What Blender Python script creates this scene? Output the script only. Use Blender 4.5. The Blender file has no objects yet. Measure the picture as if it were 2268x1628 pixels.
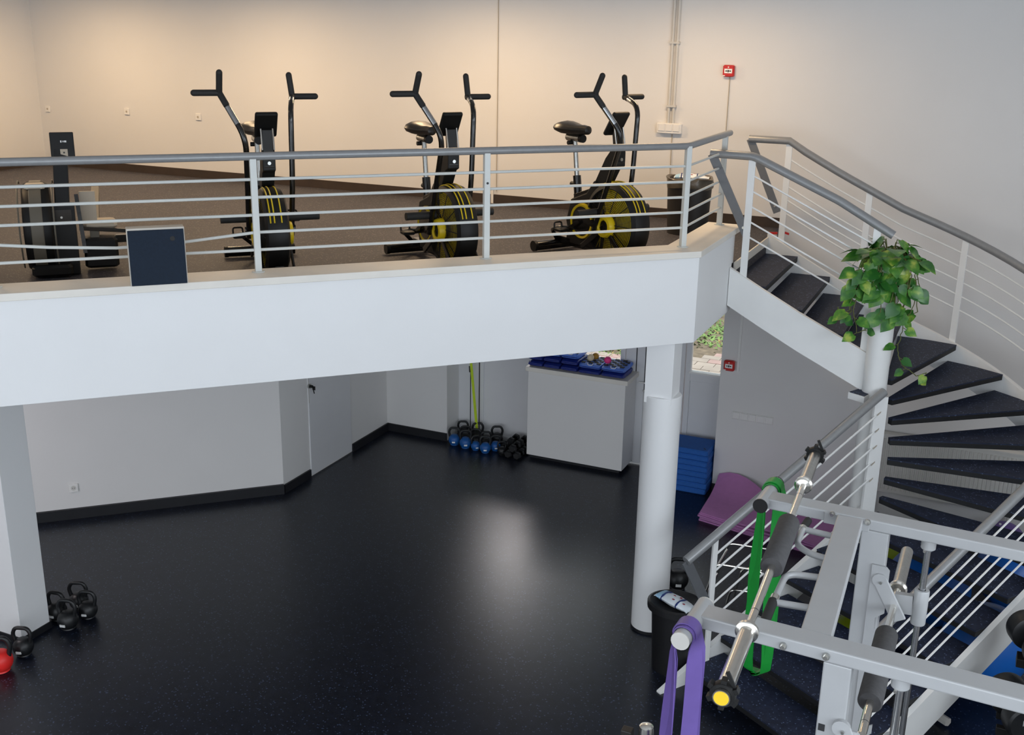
import bpy, math, random
from mathutils import Vector, Matrix
random.seed(7)
SC = bpy.context.scene
COL = SC.collection
PI = math.pi
# ------------------------------------------------------------------ camera model (solved from the photograph)
F_PX, PITCH, ROLL, YAW = 2418.0, math.radians(17.27), math.radians(-0.967), math.radians(24.2)
CAM = Vector((0, 0, 5.0))
cp, sp, cr, sr = math.cos(PITCH), math.sin(PITCH), math.cos(ROLL), math.sin(ROLL)
Mz = Matrix.Rotation(YAW, 3, 'Z')
_f, _d, _x = Vector((0, cp, -sp)), Vector((0, -sp, -cp)), Vector((1, 0, 0))
AX = Mz @ (cr*_x + sr*_d); AY = Mz @ (-sr*_x + cr*_d); AZ = Mz @ _f
def ray(x, y): return AX*((x-1134)/F_PX) + AY*((y-814)/F_PX) + AZ
def onpl(x, y, n, c):
    d = ray(x, y); n = Vector(n); return CAM + d*((c - n.dot(CAM))/n.dot(d))
def onz(x, y, z=0.0): return onpl(x, y, (0, 0, 1), z)
def ony(x, y, v): return onpl(x, y, (0, 1, 0), v)
def onx(x, y, v): return onpl(x, y, (1, 0, 0), v)
S2 = math.sqrt(.5)
def onb(x, y, c): return onpl(x, y, (S2, -S2, 0), c)
cam_d = bpy.data.cameras.new('camera'); cam = bpy.data.objects.new('camera', cam_d); COL.objects.link(cam)
mw = Matrix.Identity(4)
for i in range(3):
    mw[i][0], mw[i][1], mw[i][2], mw[i][3] = AX[i], -AY[i], -AZ[i], CAM[i]
cam.matrix_world = mw
cam_d.sensor_width = 36; cam_d.sensor_fit = 'HORIZONTAL'; cam_d.lens = F_PX/2268*36
cam_d.clip_start = .05; cam_d.clip_end = 200
SC.camera = cam

# ------------------------------------------------------------------ materials
def lin(c):
    return tuple(((v/255)/12.92 if v/255 <= .04045 else ((v/255+.055)/1.055)**2.4) for v in c)
MATS = {}
def mat(name, rgb, rough=.5, metal=0.0, var=.06, scale=6.0, bump=0.0, bscale=60, spec=.5, coat=0.0):
    m = bpy.data.materials.new(name); m.use_nodes = True; nt = m.node_tree; N = nt.nodes; L = nt.links
    b = N['Principled BSDF']; c = lin(rgb)
    b.inputs['Roughness'].default_value = rough; b.inputs['Metallic'].default_value = metal
    b.inputs['Specular IOR Level'].default_value = spec; b.inputs['Coat Weight'].default_value = coat
    tc = N.new('ShaderNodeTexCoord'); nz = N.new('ShaderNodeTexNoise'); nz.inputs['Scale'].default_value = scale; nz.inputs['Detail'].default_value = 3
    L.new(tc.outputs['Object'], nz.inputs['Vector'])
    rp = N.new('ShaderNodeValToRGB')
    rp.color_ramp.elements[0].position = .3; rp.color_ramp.elements[1].position = .7
    rp.color_ramp.elements[0].color = (*[v*(1-var) for v in c], 1); rp.color_ramp.elements[1].color = (*[min(1, v*(1+var)) for v in c], 1)
    L.new(nz.outputs['Fac'], rp.inputs['Fac']); L.new(rp.outputs['Color'], b.inputs['Base Color'])
    if bump:
        n2 = N.new('ShaderNodeTexNoise'); n2.inputs['Scale'].default_value = bscale; n2.inputs['Detail'].default_value = 2
        L.new(tc.outputs['Object'], n2.inputs['Vector'])
        bp = N.new('ShaderNodeBump'); bp.inputs['Strength'].default_value = bump; bp.inputs['Distance'].default_value = .01
        L.new(n2.outputs['Fac'], bp.inputs['Height']); L.new(bp.outputs['Normal'], b.inputs['Normal'])
    MATS[name] = m; return m
def rubber(name, base, fleck, rough, dens, scale=95, spec=.5, mott=.25, mscale=14, bumpst=.25):
    m = bpy.data.materials.new(name); m.use_nodes = True; nt = m.node_tree; N = nt.nodes; L = nt.links
    b = N['Principled BSDF']; b.inputs['Roughness'].default_value = rough; b.inputs['Specular IOR Level'].default_value = spec
    tc = N.new('ShaderNodeTexCoord')
    vo = N.new('ShaderNodeTexVoronoi'); vo.inputs['Scale'].default_value = scale
    L.new(tc.outputs['Object'], vo.inputs['Vector'])
    sx = N.new('ShaderNodeSeparateColor'); L.new(vo.outputs['Color'], sx.inputs['Color'])
    gt = N.new('ShaderNodeMath'); gt.operation = 'LESS_THAN'; gt.inputs[1].default_value = dens; L.new(sx.outputs[0], gt.inputs[0])
    nz = N.new('ShaderNodeTexNoise'); nz.inputs['Scale'].default_value = mscale; nz.inputs['Detail'].default_value = 5
    L.new(tc.outputs['Object'], nz.inputs['Vector'])
    rp = N.new('ShaderNodeValToRGB'); rp.color_ramp.elements[0].position = .3; rp.color_ramp.elements[1].position = .72
    c = lin(base)
    rp.color_ramp.elements[0].color = (*[v*(1-mott) for v in c], 1); rp.color_ramp.elements[1].color = (*[v*(1+mott) for v in c], 1)
    L.new(nz.outputs['Fac'], rp.inputs['Fac'])
    mx = N.new('ShaderNodeMix'); mx.data_type = 'RGBA'
    L.new(gt.outputs[0], mx.inputs[0]); L.new(rp.outputs['Color'], mx.inputs[6]); mx.inputs[7].default_value = (*lin(fleck), 1)
    L.new(mx.outputs[2], b.inputs['Base Color'])
    bp = N.new('ShaderNodeBump'); bp.inputs['Strength'].default_value = bumpst; bp.inputs['Distance'].default_value = .004
    L.new(sx.outputs[1], bp.inputs['Height']); L.new(bp.outputs['Normal'], b.inputs['Normal'])
    MATS[name] = m; return m
W_WALL = mat('white_wall', (226, 224, 222), .75, var=.012, scale=1.5, bump=.05, bscale=90)
W_BEAM = mat('white_plaster', (232, 232, 232), .65, var=.01, scale=2, bump=.04)
W_CAP = mat('cream_board', (226, 221, 212), .5, var=.05, scale=3)
W_MET = mat('white_painted_steel', (232, 232, 230), .35, var=.015)
R_MET = mat('rail_white_steel', (205, 207, 203), .4, var=.02)
W_PVC = mat('white_pvc', (222, 222, 224), .35, var=.01)
W_PLA = mat('white_plastic', (235, 233, 230), .4, var=.01)
G_RAIL = mat('grey_rail_paint', (146, 147, 148), .38, metal=.25, var=.04, scale=30)
G_FLAT = mat('grey_flat_bar', (108, 110, 113), .45, metal=.25, var=.03, scale=30)
G_RACK = mat('rack_grey_paint', (178, 179, 180), .36, metal=.15, var=.02, scale=10)
CHROME = mat('chrome', (236, 233, 226), .2, metal=1.0, var=.03, scale=30)
STEEL = mat('brushed_steel', (190, 190, 186), .28, metal=1.0, var=.08, scale=60)
CHROME_D = mat('guide_rod_steel', (186, 188, 190), .26, metal=1.0, var=.05, scale=30)
BLACK = mat('black_plastic', (18, 18, 18), .5, var=.1, spec=.35)
BLACK_G = mat('black_gloss_paint', (20, 19, 18), .22, var=.1, coat=.3)
FOAM = mat('black_foam', (70, 69, 70), .85, var=.12, scale=50, bump=.15, bscale=300)
GRIP = mat('black_rubber_grip', (34, 33, 32), .7, var=.15, scale=60)
LEATHER = mat('black_saddle', (42, 38, 34), .35, var=.12, scale=20)
SKIRT = mat('black_skirting', (22, 23, 28), .55, var=.15)
SKIRT_U = mat('brown_skirting', (62, 50, 42), .6, var=.15)
YELLOW = mat('yellow_plastic', (226, 196, 22), .4, var=.06)
YEL_FAN = mat('yellow_fan_blade', (218, 196, 36), .5, var=.12, scale=12)
YEL_CAP = mat('yellow_end_cap', (247, 205, 40), .45, var=.03)
NAVY = mat('navy_fabric', (18, 32, 48), .9, var=.12, scale=60, bump=.1, bscale=400)
NAVY_E = mat('grey_panel_edge', (196, 190, 180), .8, var=.06)
BLUE_KB = mat('blue_vinyl', (24, 88, 158), .45, var=.05)
BLK_KB = mat('black_cast_iron', (24, 25, 27), .42, var=.15, scale=30)
RED_KB = mat('red_vinyl', (232, 44, 40), .42, var=.04)
BLUE_MAT = mat('blue_foam_mat', (32, 96, 178), .75, var=.06, scale=30, bump=.1, bscale=200)
PURP_MAT = mat('mauve_foam_mat', (196, 132, 190), .8, var=.04, scale=20, bump=.08, bscale=300)
BAG_D = mat('navy_nylon', (30, 46, 126), .4, var=.18, scale=25, bump=.35, bscale=25)
BAG_L = mat('blue_nylon', (82, 126, 220), .42, var=.15, scale=25, bump=.3, bscale=25)
WEB = mat('black_webbing', (34, 33, 33), .7, var=.15, scale=80)
PURP_BAND = mat('purple_latex', (104, 84, 152), .42, var=.06, scale=12)
GREEN_BAND = mat('green_latex', (18, 138, 48), .4, var=.08, scale=12)
LIME = mat('lime_plastic', (196, 222, 44), .5, var=.04)
LIME_B = mat('lime_ball_vinyl', (170, 190, 30), .45, var=.04)
BALL_B = mat('blue_ball_vinyl', (26, 104, 196), .35, var=.04, scale=3)
BALL_P = mat('purple_ball_vinyl', (96, 70, 140), .45, var=.04)
BEIGE = mat('beige_rubber', (222, 204, 170), .55, var=.04)
GOLD = mat('ochre_rubber', (176, 132, 44), .5, var=.05)
PINK = mat('pink_rubber', (236, 64, 138), .5, var=.03)
RED_AL = mat('red_alarm_plastic', (196, 34, 30), .4, var=.03)
LAB_W = mat('white_label', (240, 240, 238), .5, var=.01)
LAB_K = mat('dark_print', (40, 40, 42), .6, var=.02)
BIN_K = mat('black_bin_plastic', (24, 24, 26), .42, var=.08, scale=10)
BIN_BR = mat('dark_brown_bin_plastic', (30, 26, 24), .5, var=.08, scale=10)
LINER = mat('grey_bin_liner', (86, 78, 66), .3, var=.2, scale=18, bump=.4, bscale=14)
WIPES = mat('white_foil_pack', (226, 234, 240), .3, var=.05, scale=12, bump=.2, bscale=20)
NAVY_P = mat('navy_print', (34, 52, 110), .5, var=.05)
RED_P = mat('dark_red_print', (150, 56, 70), .5, var=.05)
SKYBL_P = mat('pale_blue_print', (160, 200, 228), .5, var=.05)
SEAT_G = mat('pale_grey_plastic', (190, 176, 156), .5, var=.04)
GREY_BELT = mat('grey_green_plastic', (104, 98, 86), .5, var=.06)
CABLE_G = mat('grey_conduit', (206, 203, 197), .5, var=.03)
CABLE_D = mat('wall_cable', (178, 168, 152), .6, var=.05)
RADI = mat('radiator_enamel', (214, 212, 206), .35, var=.02)
SOIL = mat('garden_soil', (136, 120, 100), .95, var=.35, scale=7, bump=.6, bscale=20)
GRASS = mat('grass_blade', (132, 166, 88), .7, var=.35, scale=3)
LEAF_OUT = mat('fallen_leaf', (196, 170, 108), .8, var=.25, scale=3)
PAVE = mat('paving_stone', (186, 172, 160), .9, var=.1, scale=3, bump=.2, bscale=40)
PAVE_R = mat('pinkish_paving_stone', (196, 164, 156), .9, var=.1, scale=3, bump=.2, bscale=40)
BRICK = mat('dark_garden_wall', (96, 70, 58), .9, var=.15, scale=5)
STEMM = mat('plant_stem', (92, 96, 48), .6, var=.2, scale=20)
POT = mat('pale_plant_pot', (214, 208, 196), .5, var=.05)
POTSOIL = mat('potting_soil', (44, 34, 26), .95, var=.3, scale=40)
FLOOR = rubber('rubber_floor', (21, 25, 36), (66, 78, 102), .31, .03, 105, .5, .3, 9, .12)
FLOOR_U = rubber('gallery_rubber_lit', (64, 62, 67), (116, 110, 108), .6, .06, 110, .35, .1, 9)  # lower floor's rubber, with the gallery's brighter light put into its colour
TREAD = rubber('rubber_tread', (33, 40, 60), (92, 106, 136), .6, .03, 120, .3, .3, 20)
TREAD_E = mat('black_tread_edge', (13, 14, 17), .6, var=.2, scale=40)
def leafmat():
    m = bpy.data.materials.new('variegated_leaf'); m.use_nodes = True; nt = m.node_tree; N = nt.nodes; L = nt.links
    b = N['Principled BSDF']; b.inputs['Roughness'].default_value = .35
    tc = N.new('ShaderNodeTexCoord'); nz = N.new('ShaderNodeTexNoise'); nz.inputs['Scale'].default_value = 9; nz.inputs['Detail'].default_value = 4
    L.new(tc.outputs['Object'], nz.inputs['Vector'])
    rp = N.new('ShaderNodeValToRGB'); e = rp.color_ramp.elements
    e[0].position = .42; e[0].color = (*lin((40, 96, 36)), 1); e[1].position = .70; e[1].color = (*lin((168, 184, 80)), 1)
    k = e.new(.56); k.color = (*lin((80, 134, 46)), 1)
    L.new(nz.outputs['Fac'], rp.inputs['Fac']); L.new(rp.outputs['Color'], b.inputs['Base Color'])
    return m
LEAF = leafmat()
def glassmat():
    m = bpy.data.materials.new('window_glass'); m.use_nodes = True; nt = m.node_tree; N = nt.nodes; L = nt.links
    for n in list(N): N.remove(n)
    o = N.new('ShaderNodeOutputMaterial'); t = N.new('ShaderNodeBsdfTransparent'); g = N.new('ShaderNodeBsdfGlossy'); mx = N.new('ShaderNodeMixShader')
    t.inputs[0].default_value = (.95, .97, .96, 1); g.inputs['Roughness'].default_value = .02
    fr = N.new('ShaderNodeFresnel'); fr.inputs[0].default_value = 1.35
    L.new(fr.outputs[0], mx.inputs[0]); L.new(t.outputs[0], mx.inputs[1]); L.new(g.outputs[0], mx.inputs[2]); L.new(mx.outputs[0], o.inputs[0])
    return m
GLASS = glassmat()

# ------------------------------------------------------------------ mesh builder
class MB:
    def __init__(s): s.v = []; s.f = []; s.m = []; s.mi = 0; s.sm = []; s.smooth = False
    def add(s, vs, fs, smooth=None):
        o = len(s.v); s.v += [Vector(v) for v in vs]
        for f in fs: s.f.append([o+i for i in f]); s.m.append(s.mi); s.sm.append(s.smooth if smooth is None else smooth)
    def mat(s, i): s.mi = i; return s
    def obox(s, c, ax, ay, az):          # centre and three half-axis vectors
        c, ax, ay, az = Vector(c), Vector(ax), Vector(ay), Vector(az)
        vs = [c+sx*ax+sy*ay+sz*az for sz in (-1, 1) for sy in (-1, 1) for sx in (-1, 1)]
        s.add(vs, [(0, 2, 3, 1), (4, 5, 7, 6), (0, 1, 5, 4), (2, 6, 7, 3), (0, 4, 6, 2), (1, 3, 7, 5)], False); return s
    def box(s, x0, x1, y0, y1, z0, z1):
        return s.obox(((x0+x1)/2, (y0+y1)/2, (z0+z1)/2), ((x1-x0)/2, 0, 0), (0, (y1-y0)/2, 0), (0, 0, (z1-z0)/2))
    def rbox(s, c, d, r=.01, rz=0.0):    # box with chamfered vertical edges and top
        hx, hy, hz = d[0]/2, d[1]/2, d[2]/2; M = Matrix.Rotation(rz, 3, 'Z'); c = Vector(c)
        def ring(ix, z):
            a, b = hx-ix, hy-ix; k = r*.999
            p = []
            for (sx, sy) in ((1, 1), (-1, 1), (-1, -1), (1, -1)):
                q = [(sx*a, sy*(b-k)), (sx*(a-k), sy*b)]
                if sx*sy < 0: q.reverse()
                p += q
            return [c + M @ Vector((x, y, z)) for x, y in p]
        rings = [ring(r, -hz), ring(0, -hz+r), ring(0, hz-r), ring(r, hz)]
        vs = [p for q in rings for p in q]; fs = []
        for k in range(3):
            for i in range(8): fs.append((k*8+i, k*8+(i+1) % 8, (k+1)*8+(i+1) % 8, (k+1)*8+i))
        fs.append(tuple(reversed(range(8)))); fs.append(tuple(range(24, 32)))
        s.add(vs, fs, False); return s
    def beam(s, a, b, w, h, up=(0, 0, 1)):  # rectangular bar a->b, w sideways, h along up
        a, b, up = Vector(a), Vector(b), Vector(up); d = (b-a); L = d.length; d = d/L
        sd = d.cross(up).normalized(); u = sd.cross(d).normalized()
        return s.obox((a+b)/2, d*(L/2), sd*(w/2), u*(h/2))
    def tube(s, pts, r, n=10, caps=True, closed=False):
        P = [Vector(p) for p in pts]; k = len(P); R = r if isinstance(r, (list, tuple)) else [r]*k
        T = []
        for i in range(k):
            if closed: t = P[(i+1) % k]-P[i-1]
            else: t = (P[min(i+1, k-1)]-P[max(i-1, 0)])
            T.append(t.normalized())
        up = Vector((0, 0, 1)) if abs(T[0].z) < .9 else Vector((1, 0, 0))
        nrm = (up - T[0]*up.dot(T[0])).normalized(); vs = []
        for i in range(k):
            nrm = (nrm - T[i]*nrm.dot(T[i])).normalized(); bn = T[i].cross(nrm)
            for j in range(n):
                a = 2*PI*j/n; vs.append(P[i] + (nrm*math.cos(a)+bn*math.sin(a))*R[i])
        fs = []
        for i in range(k if closed else k-1):
            i2 = (i+1) % k
            for j in range(n): fs.append((i*n+j, i*n+(j+1) % n, i2*n+(j+1) % n, i2*n+j))
        s.add(vs, fs, True)
        if caps and not closed:
            o = len(s.v)-len(vs)
            s.f.append([o+j for j in reversed(range(n))]); s.m.append(s.mi); s.sm.append(False)
            s.f.append([o+(k-1)*n+j for j in range(n)]); s.m.append(s.mi); s.sm.append(False)
        return s
    def lathe(s, prof, c=(0, 0, 0), axis='Z', n=24, dirv=None):  # prof [(r,h)]
        c = Vector(c)
        if dirv is not None: az = Vector(dirv).normalized()
        else: az = {'X': Vector((1, 0, 0)), 'Y': Vector((0, 1, 0)), 'Z': Vector((0, 0, 1))}[axis]
        u = az.orthogonal().normalized(); w = az.cross(u)
        vs = []
        for (r, h) in prof:
            for j in range(n):
                a = 2*PI*j/n; vs.append(c + az*h + (u*math.cos(a)+w*math.sin(a))*max(r, 1e-5))
        fs = []
        for i in range(len(prof)-1):
            for j in range(n): fs.append((i*n+j, i*n+(j+1) % n, (i+1)*n+(j+1) % n, (i+1)*n+j))
        s.add(vs, fs, True); return s
    def cyl(s, c, r, h, axis='Z', n=20, dirv=None):
        s.lathe([(r, 0), (r, h)], c, axis, n, dirv); o = len(s.v)-2*n
        s.f.append([o+j for j in reversed(range(n))]); s.m.append(s.mi); s.sm.append(False)
        s.f.append([o+n+j for j in range(n)]); s.m.append(s.mi); s.sm.append(False)
        return s
    def sphere(s, c, r, n=24, k=14, sq=(1, 1, 1)):
        c = Vector(c); vs = []; fs = []
        for i in range(k+1):
            t = PI*i/k
            for j in range(n):
                a = 2*PI*j/n; vs.append(c + Vector((sq[0]*r*math.sin(t)*math.cos(a), sq[1]*r*math.sin(t)*math.sin(a), sq[2]*r*math.cos(t))))
        for i in range(k):
            for j in range(n): fs.append((i*n+j, (i+1)*n+j, (i+1)*n+(j+1) % n, i*n+(j+1) % n))
        s.add(vs, fs, True); return s
    def prism(s, poly, z0, z1, M=None):   # polygon (x,y) extruded; M maps to world
        n = len(poly); vs = [Vector((x, y, z0)) for x, y in poly]+[Vector((x, y, z1)) for x, y in poly]
        if M is not None: vs = [M @ v for v in vs]
        fs = [tuple(reversed(range(n))), tuple(range(n, 2*n))]+[(i, (i+1) % n, n+(i+1) % n, n+i) for i in range(n)]
        s.add(vs, fs, False); return s
    def strip(s, secs, closed=False):     # list of equal-length vertex rings
        n = len(secs[0]); vs = [p for q in secs for p in q]; fs = []
        for i in range(len(secs)-1):
            for j in range(n): fs.append((i*n+j, i*n+(j+1) % n, (i+1)*n+(j+1) % n, (i+1)*n+j))
        fs.append(tuple(reversed(range(n)))); fs.append(tuple((len(secs)-1)*n+j for j in range(n)))
        s.add(vs, fs, False); return s
    def build(s, name, mats, parent=None, bevel=0.0, world=None):
        me = bpy.data.meshes.new(name)
        vs = s.v
        if world is not None:
            inv = world.inverted(); vs = [inv @ v for v in s.v]
        me.from_pydata([tuple(v) for v in vs], [], s.f)
        if not isinstance(mats, (list, tuple)): mats = [mats]
        for m in mats: me.materials.append(m)
        for p, mi, sm in zip(me.polygons, s.m, s.sm): p.material_index = mi; p.use_smooth = sm
        me.update()
        if any(s.sm): me.set_sharp_from_angle(angle=math.radians(38))
        o = bpy.data.objects.new(name, me); COL.objects.link(o)
        if parent is not None: o.parent = parent
        if bevel:
            b = o.modifiers.new('bevel', 'BEVEL'); b.width = bevel; b.segments = 2; b.limit_method = 'ANGLE'; b.angle_limit = math.radians(50)
        return o
def rect_path(pts, r, seg=5):   # polyline with rounded corners
    P = [Vector(p) for p in pts]; out = [P[0]]
    for i in range(1, len(P)-1):
        a, b, c = P[i-1], P[i], P[i+1]
        d1 = (a-b); d2 = (c-b); k = min(r, d1.length*.45, d2.length*.45)
        p1 = b+d1.normalized()*k; p2 = b+d2.normalized()*k
        for t in range(seg+1):
            u = t/seg; out.append((1-u)**2*p1 + 2*u*(1-u)*b + u*u*p2)
    out.append(P[-1]); return out
def tag(o, label=None, cat=None, group=None, kind=None):
    if label: o['label'] = label
    if cat: o['category'] = cat
    if group: o['group'] = group
    if kind: o['kind'] = kind
    return o
def thing(name, label, cat, loc=(0, 0, 0), rz=0.0, group=None):
    o = bpy.data.objects.new(name, None); COL.objects.link(o); o.empty_display_size = .1
    o.location = loc; o.rotation_euler = (0, 0, rz)
    return tag(o, label, cat, group)
def xf(o):
    return Matrix.Translation(o.location) @ Matrix.Rotation(o.rotation_euler[2], 4, 'Z')
def part(mb, name, m, root, bevel=0.0, world=True):
    return mb.build(name, m, root, bevel, xf(root) if world else None)
def sub(mb, name, m, par, root, bevel=0.0, world=True):
    return mb.build(name, m, par, bevel, xf(root) if world else None)
def struct(mb, name, m, bevel=0.0, parent=None):
    o = mb.build(name, m, parent, bevel)
    if parent is None: o['kind'] = 'structure'
    return o
def copy_tree(o, parent=None):
    c = o.copy(); COL.objects.link(c); c.parent = parent
    for ch in list(o.children): copy_tree(ch, c)
    return c
def dup(o, loc, rz, label, group=None, name=None):
    c = copy_tree(o); c.location = loc; c.rotation_euler = (0, 0, rz); c['label'] = label
    if group: c['group'] = group
    return c

# ------------------------------------------------------------------ dimensions
ZF, H, YB = 3.06, 0.17, 11.45          # gallery floor, stair rise, back wall
CEIL = 6.6
XL, XR, YC = -12.4, 3.6, -3.0          # left, right, camera-side walls
ZT = 3.37                               # top of the gallery curb
WX0, WX1, YW = -6.03, -2.62, 11.77      # window recess in the back wall

# ------------------------------------------------------------------ room shell
struct(MB().box(XL-.2, XR+.2, YC-.2, 11.95, -.2, 0), 'floor', FLOOR)
def edge(c, x): return x - c/S2         # y on the line s*(x-y)=c
slab = [(XL, YB), (XL, edge(-7.5, XL)), (-2.3, edge(-7.5, -2.3)), (-2.3, 9.38), (-2.12, 9.38), (-2.12, YB)]
struct(MB().prism(slab, 2.80, ZF), 'floor_gallery', [FLOOR_U])
struct(MB().box(-2.14, -2.105, 9.46, 10.86, 2.98, ZF-.004), 'trim_1', W_CAP)
w = MB()
w.box(XL-.25, XR+.25, YB, YB+.5, 2.70, CEIL); w.box(XL-.25, WX0, YB, YB+.5, 0, 2.70); w.box(WX1, XR+.25, YB, YB+.5, 0, 2.70)
struct(w, 'wall_back', W_WALL)
struct(MB().box(XL-.25, XL, YC, YB, 0, CEIL), 'wall_left', W_WALL)
rw_ = MB(); rw_.box(XR, XR+.25, YC, YB, 0, 2.9); rw_.box(XR, XR+.25, YC, YB, 5.0, CEIL); rw_.box(XR, XR+.25, YC, -2.6, 2.9, 5.0); rw_.box(XR, XR+.25, 6.6, YB, 2.9, 5.0)
struct(rw_, 'wall_right', W_WALL)
wf = MB()
for k in range(6): wf.box(XR+.08, XR+.16, -2.6+k*9.2/5-.04, -2.6+k*9.2/5+.04, 2.9, 5.0)
for z in (2.94, 4.96): wf.box(XR+.08, XR+.16, -2.6, 6.6, z-.04, z+.04)
struct(wf, 'window_4', W_PVC)
# camera-side wall with a large window opening
fw = MB()
fw.box(XL, XR, YC-.25, YC, 0, .9); fw.box(XL, XR, YC-.25, YC, 4.7, CEIL); fw.box(XL, -10.5, YC-.25, YC, .9, 4.7); fw.box(3.2, XR, YC-.25, YC, .9, 4.7)
struct(fw, 'wall_front', W_WALL)
struct(MB().box(XL-.25, XR+.25, YC-.25, YB+.5, CEIL, CEIL+.2), 'ceiling', W_WALL)
wf = MB()
for k in range(8): wf.box(-10.5+k*13.7/7-.04, -10.5+k*13.7/7+.04, YC-.16, YC-.08, .9, 4.7)
for z in (.94, 3.0, 4.66): wf.box(-10.5, 3.2, YC-.16, YC-.08, z-.04, z+.04)
struct(wf, 'window_3', W_PVC)
# lower-level partition walls left: 45 degree wall and short side wall with a door
A, B = Vector((-8.735, 7.449, 0)), Vector((-6.90, 9.20, 0))
dA = (B-A).normalized(); A0 = A-dA*4.6; nA = Vector((dA.y, -dA.x, 0))
lw = MB(); q = [A0, B, B-nA*.0+Vector((-.25, .12, 0)), A0-nA*.25]
lw.prism([(p.x, p.y) for p in q], 0, 2.80)
struct(lw, 'wall_partition', W_WALL)
struct(MB().box(-7.17, -6.90, 9.20, YB, 0, 2.80), 'wall_side', W_WALL)
# door in the side wall (flush, with keyhole and key)
d1 = MB(); d1.box(-6.935, -6.885, 9.72, 10.58, .02, 2.12)
door = struct(d1, 'door_1', W_PVC, .004)
d2 = MB(); d2.box(-6.886, -6.8835, 9.722, 9.727, .9, 2.12)
d2.build('door_gap', CABLE_D, door)
kp = onx(684, 855, -6.885)
k = MB(); k.cyl(kp, .028, .02, dirv=(1, 0, 0)); k.build('keyhole_plate', STEEL, door)
k = MB(); k.cyl(kp+Vector((.02, 0, 0)), .016, .03, dirv=(1, 0, 0)); k.obox(kp+Vector((.06, .01, -.02)), (.018, 0, 0), (0, .003, 0), (0, 0, .022)); k.tube([kp+Vector((.05, .01, -.03)), kp+Vector((.05, .03, -.09))], .006, 6)
k.build('key', BLACK, door)
# three screw marks low on the side wall
for y_ in (951, 957, 967):
    p = onx(771, y_, -6.895); tag(MB().cyl(p, .009, .008, dirv=(1, 0, 0), n=8).build('wall_screw', LAB_K), 'small dark screw in the side wall low beside the door', 'screw', 'screws low on the side wall')
# skirtings
def skirt(name, a, b, h, t, side, m):
    a, b = Vector(a), Vector(b); d = (b-a).normalized(); n = Vector((-d.y, d.x, 0))*side
    mb = MB(); c = (a+b)/2 + n*t/2
    mb.obox(c+Vector((0, 0, h/2)), (b-a)/2, n*t/2, (0, 0, h/2)); return struct(mb, name, m)
skirt('baseboard_partition', A0, B, .11, .035, -1, SKIRT)
skirt('baseboard_side', (-6.895, 9.20, 0), (-6.895, 9.70, 0), .10, .02, -1, SKIRT)
skirt('baseboard_side_far', (-6.895, 10.60, 0), (-6.895, YB, 0), .10, .02, -1, SKIRT)
skirt('baseboard_back_left', (-6.89, YB, 0), (WX0, YB, 0), .10, .02, -1, SKIRT)
skirt('baseboard_back_right', (WX1, YB, 0), (XR, YB, 0), .08, .015, -1, SKIRT)
skirt('baseboard_gallery_back', (XL, YB, ZF), (-2.12, YB, ZF), .10, .02, -1, SKIRT_U)
skirt('baseboard_gallery_left', (XL, YB, ZF), (XL, edge(-7.6, XL), ZF), .10, .02, 1, SKIRT_U)
# gallery edge beam with its cap board
def outline(cf, cb, xo, xi, y1):
    return [(XL, edge(cf, XL)), (xo, edge(cf, xo)), (xo, y1), (xi, y1), (xi, edge(cb, xi)), (XL, edge(cb, XL))]
struct(MB().prism(outline(-7.33, -7.60, -2.12, -2.39, 9.43), 2.625, 3.32), 'wall_parapet', W_BEAM, .004)
struct(MB().prism(outline(-7.30, -7.61, -2.10, -2.41, 9.60), 3.32, ZT), 'trim_2', W_CAP, .004)
# columns
def column_round(cx, cy):
    t = thing('column', 'thick round white column with a square head under the gallery beam', 'column', (cx, cy, 0))
    part(MB().lathe([(.157, 0.02), (.157, 2.15), (.15, 2.157), (0, 2.158)], (cx, cy, 0), n=40), 'shaft', W_BEAM, t)
    part(MB().box(cx-.122, cx+.108, cy-.122, cy+.112, 2.10, 2.628), 'capital', W_BEAM, t, .004)
    part(MB().lathe([(.16, 0), (.16, .025), (.15, .03)], (cx, cy, 0), n=40), 'skirting_ring', SKIRT, t)
column_round(-2.352, 8.262)
t = thing('column', 'square white column standing at the left edge of the lower floor', 'column', (-7.15, 5.81, 0))
part(MB().box(-7.30, -7.0, 5.66, 5.96, .0, 2.80), 'shaft', W_BEAM, t, .004)
part(MB().box(-7.31, -6.99, 5.65, 5.97, 0, .06), 'skirting_ring', SKIRT, t)

# ------------------------------------------------------------------ windows and garden door in the back recess
def framed(name, x0, x1, zp, zg, ztop):
    m = MB(); y0, y1 = YW, YW+.07
    m.box(x0, x0+.06, y0, y1, 0, ztop); m.box(x1-.06, x1, y0, y1, 0, ztop); m.box(x0+.06, x1-.06, y0, y1, ztop-.06, ztop)
    m.box(x0+.06, x1-.06, y0, y1, zp, zg); m.box(x0+.06, x1-.06, y0, y1, 0, .06)
    o = struct(m, name, W_PVC, .004)
    m = MB(); m.box(x0+.06, x1-.06, y0+.022, y1-.01, .06, zp); m.build('panel', W_PVC, o)
    m = MB(); m.box(x0+.06, x1-.06, y0+.04, y0+.05, zg, ztop-.06); m.build('pane', GLASS, o)
    m = MB(); m.box(x0+.05, x1-.05, y0-.03, y0+.01, zg-.015, zg+.005); m.build('sill_bead', W_PLA, o)
    return o
def seam(o, x, z0, z1):
    m = MB(); m.box(x-.006, x+.006, YW-.002, YW+.004, z0, z1); m.build('seam', LAB_K, o)
o = framed('window_1', -5.74, -3.83, 1.20, 1.27, 2.70)
seam(o, -5.735, .02, 2.65)
m = MB(); m.box(WX0, -5.75, YW, YW+.07, 0, 2.70); j = struct(m, 'trim_3', W_PVC, .003); seam(j, -5.86, .02, 2.65)
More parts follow.
